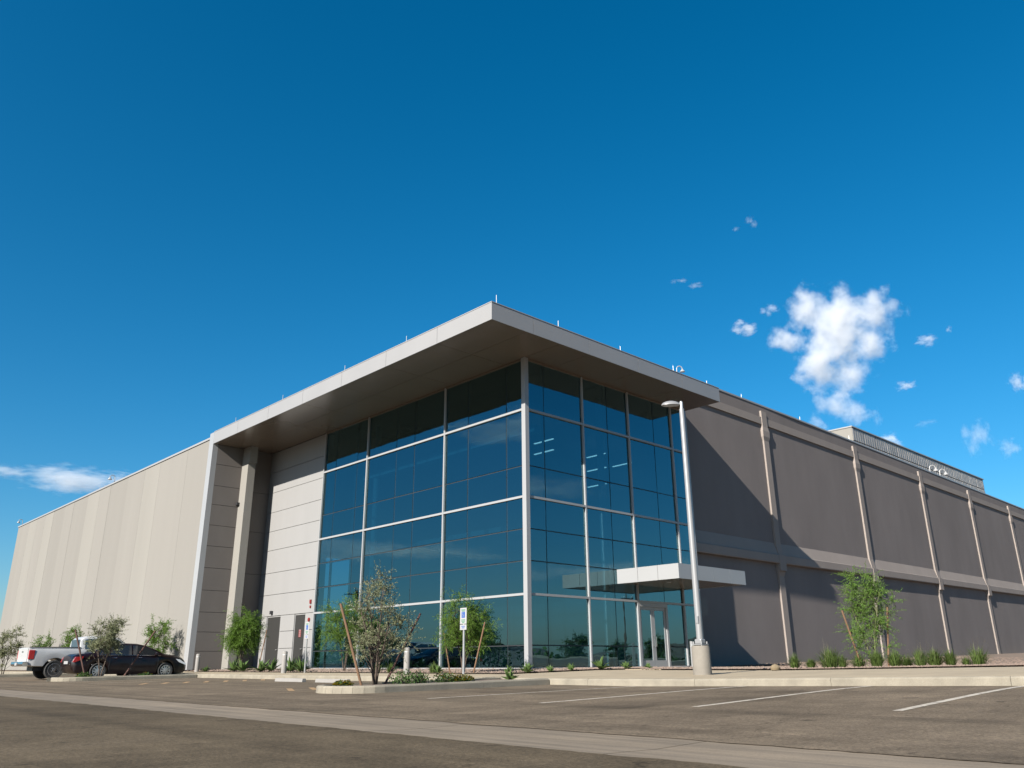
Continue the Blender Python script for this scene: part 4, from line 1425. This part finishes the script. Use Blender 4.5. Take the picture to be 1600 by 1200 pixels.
# trees by the cars
ix2, iy2 = -10.6, 14.3
iz2 = asph(ix2, iy2) + 0.115
make_tree('olive_tree', (ix2, iy2, iz2), 41, 2.32, 0.85, 0.85, 0.75, 2, 56, 12, 20, 0.06, 0.02, 'leaf_olive', 'bark', 0.02,
          'grey-green staked tree on the island in front of the parked car', 0.03, 0.36, 0.4, tilt_up=0.5)
stake((0, 0, 0), (-11.15, 14.2, iz2 - 0.1), (-11.75, 14.5, iz2 + 1.85), 0.035, 'dark red stake leaning left on the island by the car', 'stake_dark')
stake((0, 0, 0), (-9.75, 14.2, iz2 - 0.1), (-8.75, 13.9, iz2 + 1.85), 0.035, 'dark stake leaning right in front of the maroon car', 'stake_dark')
z = walk(-4.6, 24.6)
make_tree('desert_willow', (-4.7, 24.1, z), 43, 2.7, 0.95, 0.95, 0.4, 3, 36, 9, 22, 0.12, 0.024, 'leaf_willow', 'bark', 0.08,
          'loose green tree beyond the bonnet of the maroon car', 0.025, 0.5, 0.6)
make_tree('desert_willow', (-4.8, 39.2, walk(-4.8, 39)), 45, 3.1, 0.9, 0.9, 0.6, 2, 34, 9, 22, 0.13, 0.026, 'leaf_willow', 'bark', 0.10,
          'small green tree rising behind the pickup cab', 0.025, 0.5, 0.6)
make_tree('desert_willow', (-4.9, 46.0, walk(-4.9, 46)), 46, 2.6, 0.9, 0.9, 0.3, 2, 26, 9, 20, 0.13, 0.026, 'leaf_willow', 'bark', 0.05,
          'small green shrub seen over the bed of the pickup', 0.02, 0.5, 0.6)
make_tree('olive_tree', (-10.6, 30.4, asph(-10.6, 30.4) + 0.1), 47, 2.6, 0.95, 0.95, 0.35, 2, 46, 11, 18, 0.07, 0.022, 'leaf_olive', 'bark', 0.02,
          'grey-green shrubby tree at the edge of the picture beyond the pickup', 0.028, 0.4, 0.4)

# grass tufts, agaves, flowers
def tuft(name, loc, seed, h, r, n, leaf, label, group, cat='grass tuft', heads=0):
    rnd = random.Random(seed)
    root = empty(name, loc, 0, label, cat, group)
    vs, fs = [], []
    def blade(w, hh, spread):
        an = rnd.uniform(0, 2 * math.pi)
        d = Vector((math.cos(an), math.sin(an), 0))
        s = Vector((-d.y, d.x, 0))
        b0 = d * rnd.uniform(0, r * 0.30)
        b0 = b0 + Vector((rnd.uniform(-1, 1), rnd.uniform(-1, 1), 0)) * r * 0.15
        o = len(vs)
        sp = spread * abs(rnd.gauss(0.5, 0.4))
        hh = hh * (1.08 - 0.45 * min(1.2, sp / max(0.01, spread)))
        p1 = b0 + d * sp * 0.42 + Vector((0, 0, hh * 0.62))
        p2 = b0 + d * sp + Vector((0, 0, hh * rnd.uniform(0.85, 1.0)))
        vs.extend([b0 - s * w, b0 + s * w, p1 - s * w * 0.8, p1 + s * w * 0.8, p2])
        fs.extend([(o, o + 1, o + 3, o + 2), (o + 2, o + 3, o + 4)])
        return p2
    for _ in range(n):
        blade(rnd.uniform(0.004, 0.009), h * rnd.uniform(0.5, 1.0), r)
    MB().add(vs, fs).build('blades', leaf, root)
    if heads:
        vs, fs = [], []
        tops = []
        for _ in range(heads):
            tops.append(blade(0.003, h * rnd.uniform(1.05, 1.4), r * 0.9))
        for t in tops:
            for _ in range(6):
                o = len(vs)
                q = t + Vector((rnd.uniform(-0.02, 0.02), rnd.uniform(-0.02, 0.02), rnd.uniform(-0.16, 0.02)))
                vs.extend([q, q + Vector((0.012, 0.006, 0.02)), q + Vector((0, 0, 0.06)), q + Vector((-0.012, -0.006, 0.02))])
                fs.append((o, o + 1, o + 2, o + 3))
        MB().add(vs, fs).build('seed_heads', 'leaf_straw', root)
    return root
def agave(name, loc, seed, h, r, n, label, group, leaf='leaf_agave'):
    rnd = random.Random(seed)
    root = empty(name, loc, 0, label, 'plant', group)
    for k in range(n):
        an = 2 * math.pi * k / n + rnd.uniform(-0.3, 0.3)
        el = rnd.uniform(0.25, 1.35)
        d = Vector((math.cos(an) * math.cos(el), math.sin(an) * math.cos(el), math.sin(el)))
        L = h * rnd.uniform(0.75, 1.15)
        s = Vector((-math.sin(an), math.cos(an), 0))
        w = r * 0.09
        q1 = d * L * 0.45
        q2 = d * L + Vector((0, 0, -0.12 * L * math.cos(el)))
        up = s.cross(d) * -0.02
        vs = [-s * w * 0.6, s * w * 0.6, q1 + s * w + up, q1 - s * w + up, q2, -s * w * 0.6 + Vector((0, 0, -0.01)), s * w * 0.6 + Vector((0, 0, -0.01)), q1 - up]
        MB().add(vs, [(0, 1, 2, 3), (3, 2, 4), (5, 7, 6), (5, 0, 3, 7), (1, 6, 7, 2), (3, 4, 7), (2, 7, 4)]).build('leaf', leaf, root)
    return root
# positions on the strip along the grey wall, from the entrance outwards
TPOS = [(1.22, -10.1), (3.07, -9.66), (1.49, -11.08), (3.79, -10.34), (3.65, -10.93), (2.49, -12.02), (3.94, -11.93), (5.28, -11.74), (5.05, -12.25), (4.27, -12.97), (4.61, -13.29), (6.08, -13.22), (6.35, -13.48)]
THT = [0.52, 0.36, 0.72, 0.50, 0.55, 0.62, 0.60, 0.46, 0.66, 0.62, 0.58, 0.32, 0.70]
TLAB = ['dark green grass tuft nearest the first pier', 'very small green grass tuft second from the first pier', 'tall pale-topped grass tuft third from the first pier', 'narrow green grass tuft fourth from the first pier',
        'rounded grass tuft left of the lacy tree trunk', 'dense grass tuft right in front of the lacy tree', 'grass tuft just right of the lacy tree trunk', 'low grass tuft second right of the lacy tree',
        'upright green grass tuft with tall straw heads', 'broad grass tuft before the third pier', 'olive grass tuft at the foot of the third pier', 'tiny yellowish tuft near the end of the strip', 'bushy green tuft last in the row on the right']
for k, ((x, y), h_, lb) in enumerate(zip(TPOS, THT, TLAB)):
    tuft('grass_tuft', (x, y, walk(x, y) + 0.02), 100 + k, h_, h_ * (0.55 + 0.25 * ((k * 7) % 5) / 4), (300, 460, 380, 260)[k % 4], 'leaf_grass', lb, 'grass tufts along the grey wall', heads=(10 if k in (2, 8, 9, 10, 12) else 3))
AG = [(-4.1, 15.98), (-4.1, 15.04), (-4.1, 13.12), (-4.1, 12.16), (-4.1, 10.5), (-4.1, 9.56)]
AL = ['spiky green plant under the drooping tree at the recess', 'larger spiky green plant right of the recess tree', 'spiky pale plant left before the wide service door', 'spiky pale plant in the middle of the wide service door',
      'bushy spiky plant right of the service door bollard', 'spiky plant behind the second parking sign']
for k, ((x, y), lb) in enumerate(zip(AG, AL)):
    agave('agave', (x, y, walk(x, y) + 0.02), 200 + k, 0.62, 0.8, 26, lb, 'spiky plants in the gravel bed')
for k, (x, y, h_, lb) in enumerate([(-4.2, 1.12 - 0.75, 0.42, 'rounded green tuft by the glass right of the bollard'), (-4.2, 2.9, 0.42, 'rounded green tuft by the glass left of the bollard'), (-4.2, 3.72, 0.42, 'rounded green tuft behind the grey-green tree')]):
    tuft('grass_tuft', (x, y, walk(x, y) + 0.02), 300 + k, h_, 0.30, 200, 'leaf_grass', lb, 'grass tufts by the glass')
# small plants in front of the corner and the entrance side
SP = [(-4.2, 0.1, 0.22, 'low green plant below the parking sign tree'), (-3.9, -3.15, 0.2, 'low plant just left of the corner column'), (-3.3, -3.36, 0.28, 'leafy low plant at the corner column foot'),
      (-2.3, -3.38, 0.16, 'small leafy plant right of the corner column'), (-1.2, -3.3, 0.2, 'small leafy plant second right of the corner column'), (0.3, -3.3, 0.38, 'taller leafy plant left of the entrance doors'),
      (1.8, -3.2, 0.22, 'small leafy plant just short of the entrance doors'), (3.1, -3.2, 0.18, 'tiny plant at the entrance doors'), (-4.3, 18.6, 0.25, 'small plant at the dark panel wall')]
for k, (x, y, h_, lb) in enumerate(SP):
    agave('seedling', (x, y, walk(x, y) + 0.02), 400 + k, h_ * 1.25, h_ * 2.2, 22, lb, 'small plants in the gravel bed', 'leaf_agave')
def flower_bush(loc, seed, h, r, label, blooms, name='flower_bush', petal='petal_yellow'):
    rnd = random.Random(seed)
    root = empty(name, loc, 0, label, 'flowers', 'low bushes on the islands')
    P, D, U = [], [], []
    for _ in range(420):
        v = rvec(rnd)
        q = Vector((v.x * r, v.y * r, abs(v.z) * h)) * rnd.uniform(0.35, 1.0)
        P.append(q)
        D.append((rvec(rnd) + Vector((0, 0, 0.5))).normalized())
        U.append(rvec(rnd))
    vs, fs = leaf_mesh(P, D, U, 0.06, 0.03, rnd)
    MB().add(vs, fs).build('foliage', 'leaf_shrub', root)
    tb = MB()
    for _ in range(10):
        v = rvec(rnd)
        tb.tube([(0, 0, -0.02), (v.x * r * 0.8, v.y * r * 0.8, abs(v.z) * h * 0.8 + 0.03)], 0.006, 4)
    tb.build('stems', 'bark', root)
    if blooms:
        vs, fs = [], []
        for _ in range(blooms):
            v = rvec(rnd)
            c = Vector((v.x * r, v.y * r, abs(v.z) * h * 0.9 + 0.03))
            for k in range(5):
                an = 2 * math.pi * k / 5
                a = Vector((math.cos(an), math.sin(an), 0.35)) * 0.035
                b = Vector((math.cos(an + 0.6), math.sin(an + 0.6), 0.35)) * 0.028
                e = Vector((math.cos(an - 0.6), math.sin(an - 0.6), 0.35)) * 0.028
                o = len(vs)
                vs += [c, c + b, c + a * 1.2, c + e]
                fs.append((o, o + 1, o + 2, o + 3))
        MB().add(vs, fs).build('blossoms', petal, root)
    return root
def iz_(x, y):
    return asph(x, y) + 0.115
for (x, y, h_, r_, lb, bl) in [(-12.1, -6.6, 0.10, 0.22, 'yellow flowers at the rounded tip of the near island', 90), (-10.6, -6.75, 0.30, 0.36, 'dark leafy bush under the grey-green island tree', 0), (-10.05, -6.6, 0.28, 0.30, 'dark bush right of the grey-green island tree trunk', 4),
                               (-9.35, -6.75, 0.24, 0.32, 'leafy bush with yellow flowers on the near island', 45), (-8.95, -6.9, 0.15, 0.28, 'low yellow flowers right of the leafy bush', 110)]:
    flower_bush((x, y, iz_(x, y)), int(abs(x * 100)), h_, r_, lb, bl)
for (x, y, h_, r_, lb, bl) in [(-11.3, 14.0, 0.22, 0.3, 'low green bush at the foot of the dark red stake', 6), (-8.9, 14.0, 0.13, 0.3, 'low green ground plant before the maroon car', 8)]:
    flower_bush((x, y, iz_(x, y)), int(abs(x * 100)), h_, r_, lb, bl)
agave('seedling', (-7.4, -6.9, iz_(-7.4, -6.9)), 500, 0.3, 0.5, 20, 'pale low plant at the base of the near parking sign', 'small plants on the islands')

# trees and poles across the road, mirrored in the glass
def far_tree(x, y, s, seed, proto=[None]):
    if proto[0] is None:
        proto[0] = make_tree('mesquite_tree', (x, y, -0.6), 61, 5.2, 2.6, 2.6, 1.2, 3, 44, 8, 12, 0.30, 0.12, 'leaf_shrub', 'bark', 0.05,
                             'dark tree across the road, mirrored low in the glass', 0.10, 1.2, 0.6, group='trees mirrored in the glass')
        o = proto[0]
    else:
        o = copy_tree(proto[0])
    o.location = (x, y, -0.6)
    o.rotation_euler = (0, 0, seed)
    o.scale = (s, s, s)
    return o
for k, (x, y, s) in enumerate([(-46, 38, 1.0), (-52, 47, 1.25), (-47, 60, 0.9), (-60, 74, 1.3), (-50, 82, 1.0), (-58, 98, 1.2), (-66, 30, 1.2), (52, -62, 0.7), (66, -58, 0.8), (80, -70, 0.7), (95, -66, 0.9), (60, -85, 0.8), (112, -88, 0.9)]):
    far_tree(x, y, s, k * 1.3)
def treeline(pts, seed, label):
    rnd = random.Random(seed)
    P, D, U = [], [], []
    for (x, y, h_) in pts:
        for _ in range(60):
            v = rvec(rnd)
            P.append(Vector((x + v.x * h_ * 0.75, y + v.y * h_ * 0.75, -0.6 + h_ * 0.5 + v.z * h_ * 0.5)))
            D.append(rvec(rnd))
            U.append(rvec(rnd))
    vs, fs = leaf_mesh(P, D, U, 0.75, 0.42, rnd)
    return tag(MB().add(vs, fs).build('treeline', 'leaf_shrub'), label, 'treeline', kind='stuff')
tr_ = random.Random(77)
treeline([(-84 + tr_.uniform(-5, 5), y_ + tr_.uniform(-1, 1), tr_.uniform(2.0, 4.6)) for y_ in range(10, 170, 2)], 5, 'dark scrub across the road, mirrored along the foot of the glass')
treeline([(x_ + tr_.uniform(-1, 1), -100 + tr_.uniform(-6, 6), tr_.uniform(1.4, 3.0)) for x_ in range(30, 240, 2)], 6, 'low dark scrub mirrored in the glass beside the entrance')
def utility_pole(x, y, h, label):
    r = empty('utility_pole', (x, y, -0.6), 0.3, label, 'pole', 'utility poles mirrored in the glass')
    MB().tube([(0, 0, 0), (0, 0, h)], [0.16, 0.10], 8).build('pole', 'bark', r, smooth=True)
    MB().box(-1.1, 1.1, -0.06, 0.06, h - 0.9, h - 0.75).build('crossarm', 'bark', r)
    for q in (-1.0, -0.4, 0.4, 1.0):
        MB().lathe([(0.04, h - 0.75), (0.05, h - 0.65), (0.02, h - 0.55)], 8, (q, 0, 0)).build('insulator', 'galvanised', r)
utility_pole(-44, 30, 11.0, 'dark utility pole mirrored beside the corner column')
utility_pole(-42, 78, 11.0, 'dark utility pole mirrored behind the grey-green tree')
utility_pole(70, -52, 10.0, 'dark utility pole mirrored near the entrance doors')

# ------------------------------------------------------------------ clouds
def cloud_mat(name, blobs, dens, nscale, thr, seed, soft=0.35):
    m = bpy.data.materials.new(name)
    m.use_nodes = True
    n = m.node_tree
    n.nodes.clear()
    out = n.nodes.new('ShaderNodeOutputMaterial')
    pv = n.nodes.new('ShaderNodeVolumePrincipled')
    pv.inputs['Color'].default_value = (0.84, 0.85, 0.865, 1)
    pv.inputs['Anisotropy'].default_value = 0.0
    tc = n.nodes.new('ShaderNodeTexCoord')
    no = n.nodes.new('ShaderNodeTexNoise')
    no.noise_dimensions = '4D'
    no.inputs['W'].default_value = seed
    no.inputs['Scale'].default_value = nscale
    no.inputs['Detail'].default_value = 9
    no.inputs['Roughness'].default_value = 0.68
    n.links.new(tc.outputs['Object'], no.inputs['Vector'])
    cur = None
    for (bx, by, bz, br) in blobs:
        vm = n.nodes.new('ShaderNodeVectorMath')
        vm.operation = 'DISTANCE'
        vm.inputs[1].default_value = (bx, by, bz)
        n.links.new(tc.outputs['Object'], vm.inputs[0])
        ma = n.nodes.new('ShaderNodeMath')
        ma.operation = 'MULTIPLY_ADD'
        ma.inputs[1].default_value = -1.0 / br
        ma.inputs[2].default_value = 1.0
        n.links.new(vm.outputs['Value'], ma.inputs[0])
        if cur is None:
            cur = ma.outputs[0]
        else:
            mx = n.nodes.new('ShaderNodeMath')
            mx.operation = 'SMOOTH_MAX'
            mx.inputs[2].default_value = 0.25
            n.links.new(cur, mx.inputs[0])
            n.links.new(ma.outputs[0], mx.inputs[1])
            cur = mx.outputs[0]
    # field + (noise - 0.5) * k  -> density
    nz = n.nodes.new('ShaderNodeMath')
    nz.operation = 'MULTIPLY_ADD'
    nz.inputs[1].default_value = 3.6
    nz.inputs[2].default_value = -1.8 - thr
    n.links.new(no.outputs['Fac'], nz.inputs[0])
    ad = n.nodes.new('ShaderNodeMath')
    n.links.new(cur, ad.inputs[0])
    n.links.new(nz.outputs[0], ad.inputs[1])
    mr = n.nodes.new('ShaderNodeMapRange')
    mr.inputs['From Min'].default_value = 0.0
    mr.inputs['From Max'].default_value = soft
    mr.inputs['To Min'].default_value = 0.0
    mr.inputs['To Max'].default_value = dens
    n.links.new(ad.outputs[0], mr.inputs['Value'])
    n.links.new(mr.outputs[0], pv.inputs['Density'])
    n.links.new(pv.outputs[0], out.inputs['Volume'])
    m.cycles.volume_step_rate = 0.5
    MATS[name] = m
    return m
cr, cu, cf = _r, _u, _f
def cloud(name, pos, scale, mname, label, hull):
    """closed hull; local axes x along the wind (across the view), y depth, z up"""
    mb = MB()
    nl, nr = 14, 22
    vs, fs = [], []
    for j in range(1, nl):
        th = math.pi * j / nl
        for k in range(nr):
            ph = 2 * math.pi * k / nr
            vs.append((hull[0] * math.sin(th) * math.cos(ph) + hull[3], hull[1] * math.sin(th) * math.sin(ph), hull[2] * math.cos(th) + hull[4]))
    for j in range(nl - 2):
        for k in range(nr):
            fs.append((j * nr + k, (j + 1) * nr + k, (j + 1) * nr + (k + 1) % nr, j * nr + (k + 1) % nr))
    fs.append(tuple(range(nr)))
    fs.append(tuple(range((nl - 1) * nr - 1, (nl - 2) * nr - 1, -1)))
    mb.add(vs, fs)
    o = mb.build(name, mname, None, fix=True)
    rz = math.atan2(pos[1], pos[0]) - math.pi / 2
    o.location = pos
    o.rotation_euler = (0, 0, rz)
    o.scale = (scale, scale, scale)
    return tag(o, label, 'cloud', 'small clouds over the building')
BIG = [(-0.25, 0, 0.62, 0.42), (0.10, 0, 0.45, 0.52), (0.55, 0, 0.50, 0.42), (0.82, 0, 0.52, 0.22), (-0.55, 0, 0.28, 0.30), (0.15, 0, 0.10, 0.52), (0.5, 0, 0.05, 0.30), (-0.20, 0, -0.18, 0.42), (0.2, 0, -0.35, 0.36), (-0.05, 0, -0.72, 0.30), (-0.3, 0, -0.98, 0.25), (0.15, 0, -0.90, 0.22)]
cloud_mat('cloud_big', BIG, 0.034, 2.7, 0.32, 7.0, 1.0)
cloud('cloud', (2135, 921, 839), 215, 'cloud_big', 'large white cumulus cloud above the side wall', (1.35, 0.75, 1.45, 0.05, -0.1))
def wisps(lst):
    for i, (pos, sc_, sx_, sz_, den, lb) in enumerate(lst):
        nm = 'cloud_wisp_%d' % i
        wr = random.Random(50 + i)
        wb = [(wr.uniform(-0.5, 0.5), 0, wr.uniform(-0.35, 0.35), wr.uniform(0.3, 0.65)) for _ in range(3 + i % 3)]
        cloud_mat(nm, wb, den, wr.uniform(2.0, 3.2), 0.22, 10.0 + i * 3.7, 0.7)
        o = cloud('cloud', pos, sc_, nm, lb, (1.15, 1.0, 1.0, 0, 0))
        o.scale = (sc_ * sx_, sc_ * 0.6, sc_ * sz_)
wisps([((2248, 844, 570), 75, 1.0, 0.8, 0.05, 'rounded white cloud just above the rooftop screen'),
       ((499, 2374, 480), 190, 1.3, 0.34, 0.016, 'flat pale cloud over the far end of the beige wall'),
       ((1991, 1124, 940), 48, 1.1, 0.75, 0.05, 'small white cloud left of the large one'),
       ((2234, 781, 717), 46, 1.0, 0.6, 0.045, 'small white cloud right of the foot of the large one'),
       ((2221, 706, 828), 44, 1.0, 0.55, 0.04, 'small white cloud right of the large one, higher up'),
       ((2320, 648, 555), 60, 0.8, 1.2, 0.014, 'thin ragged cloud over the far end of the side wall'),
       ((2345, 584, 520), 40, 0.9, 1.1, 0.02, 'ragged cloud at the far right over the side wall'),
       ((1851, 1230, 1082), 28, 1.0, 0.5, 0.02, 'tiny wisp of cloud, leftmost of two above the roof edge'),
       ((1882, 1195, 1069), 28, 1.0, 0.6, 0.02, 'tiny wisp of cloud, right one of two above the roof edge'),
       ((1911, 1001, 1211), 26, 0.8, 1.0, 0.02, 'tiny wisp of cloud, highest in the sky'),
       ((2019, 1046, 975), 36, 1.1, 0.8, 0.03, 'small broken cloud between the large cloud and its left neighbour'),
       ((2290, 760, 620), 34, 1.2, 0.5, 0.008, 'faint wisp of cloud above the rooftop screen end'),
       ((2320, 515, 689), 45, 0.8, 1.0, 0.04, 'white cloud cut by the edge of the picture'),
       ((2235, 636, 850), 16, 0.8, 1.0, 0.04, 'tiny faint cloud high right of the large one'),
       ((2221, 867, 652), 30, 0.8, 1.2, 0.010, 'faint veil of cloud beside the foot of the large one'),
       ((2080, 985, 985), 40, 1.3, 0.7, 0.012, 'faint scrap of cloud touching the top left of the large one'),
       ((1894, 1045, 1200), 18, 1.0, 0.7, 0.02, 'tiny wisp of cloud beside the highest one'),
       ((-1590, 1835, 700), 330, 1.5, 0.20, 0.006, 'thin cloud streak mirrored high in the sunlit glass'),
       ((-1440, 2110, 330), 380, 1.6, 0.14, 0.006, 'thin cloud streak mirrored low in the sunlit glass'),
       ((1790, -1670, 520), 330, 1.5, 0.20, 0.004, 'thin cloud streak mirrored high in the glass by the entrance'),
       ((1960, -1620, 260), 360, 1.6, 0.13, 0.004, 'thin cloud streak mirrored low in the glass by the entrance')])
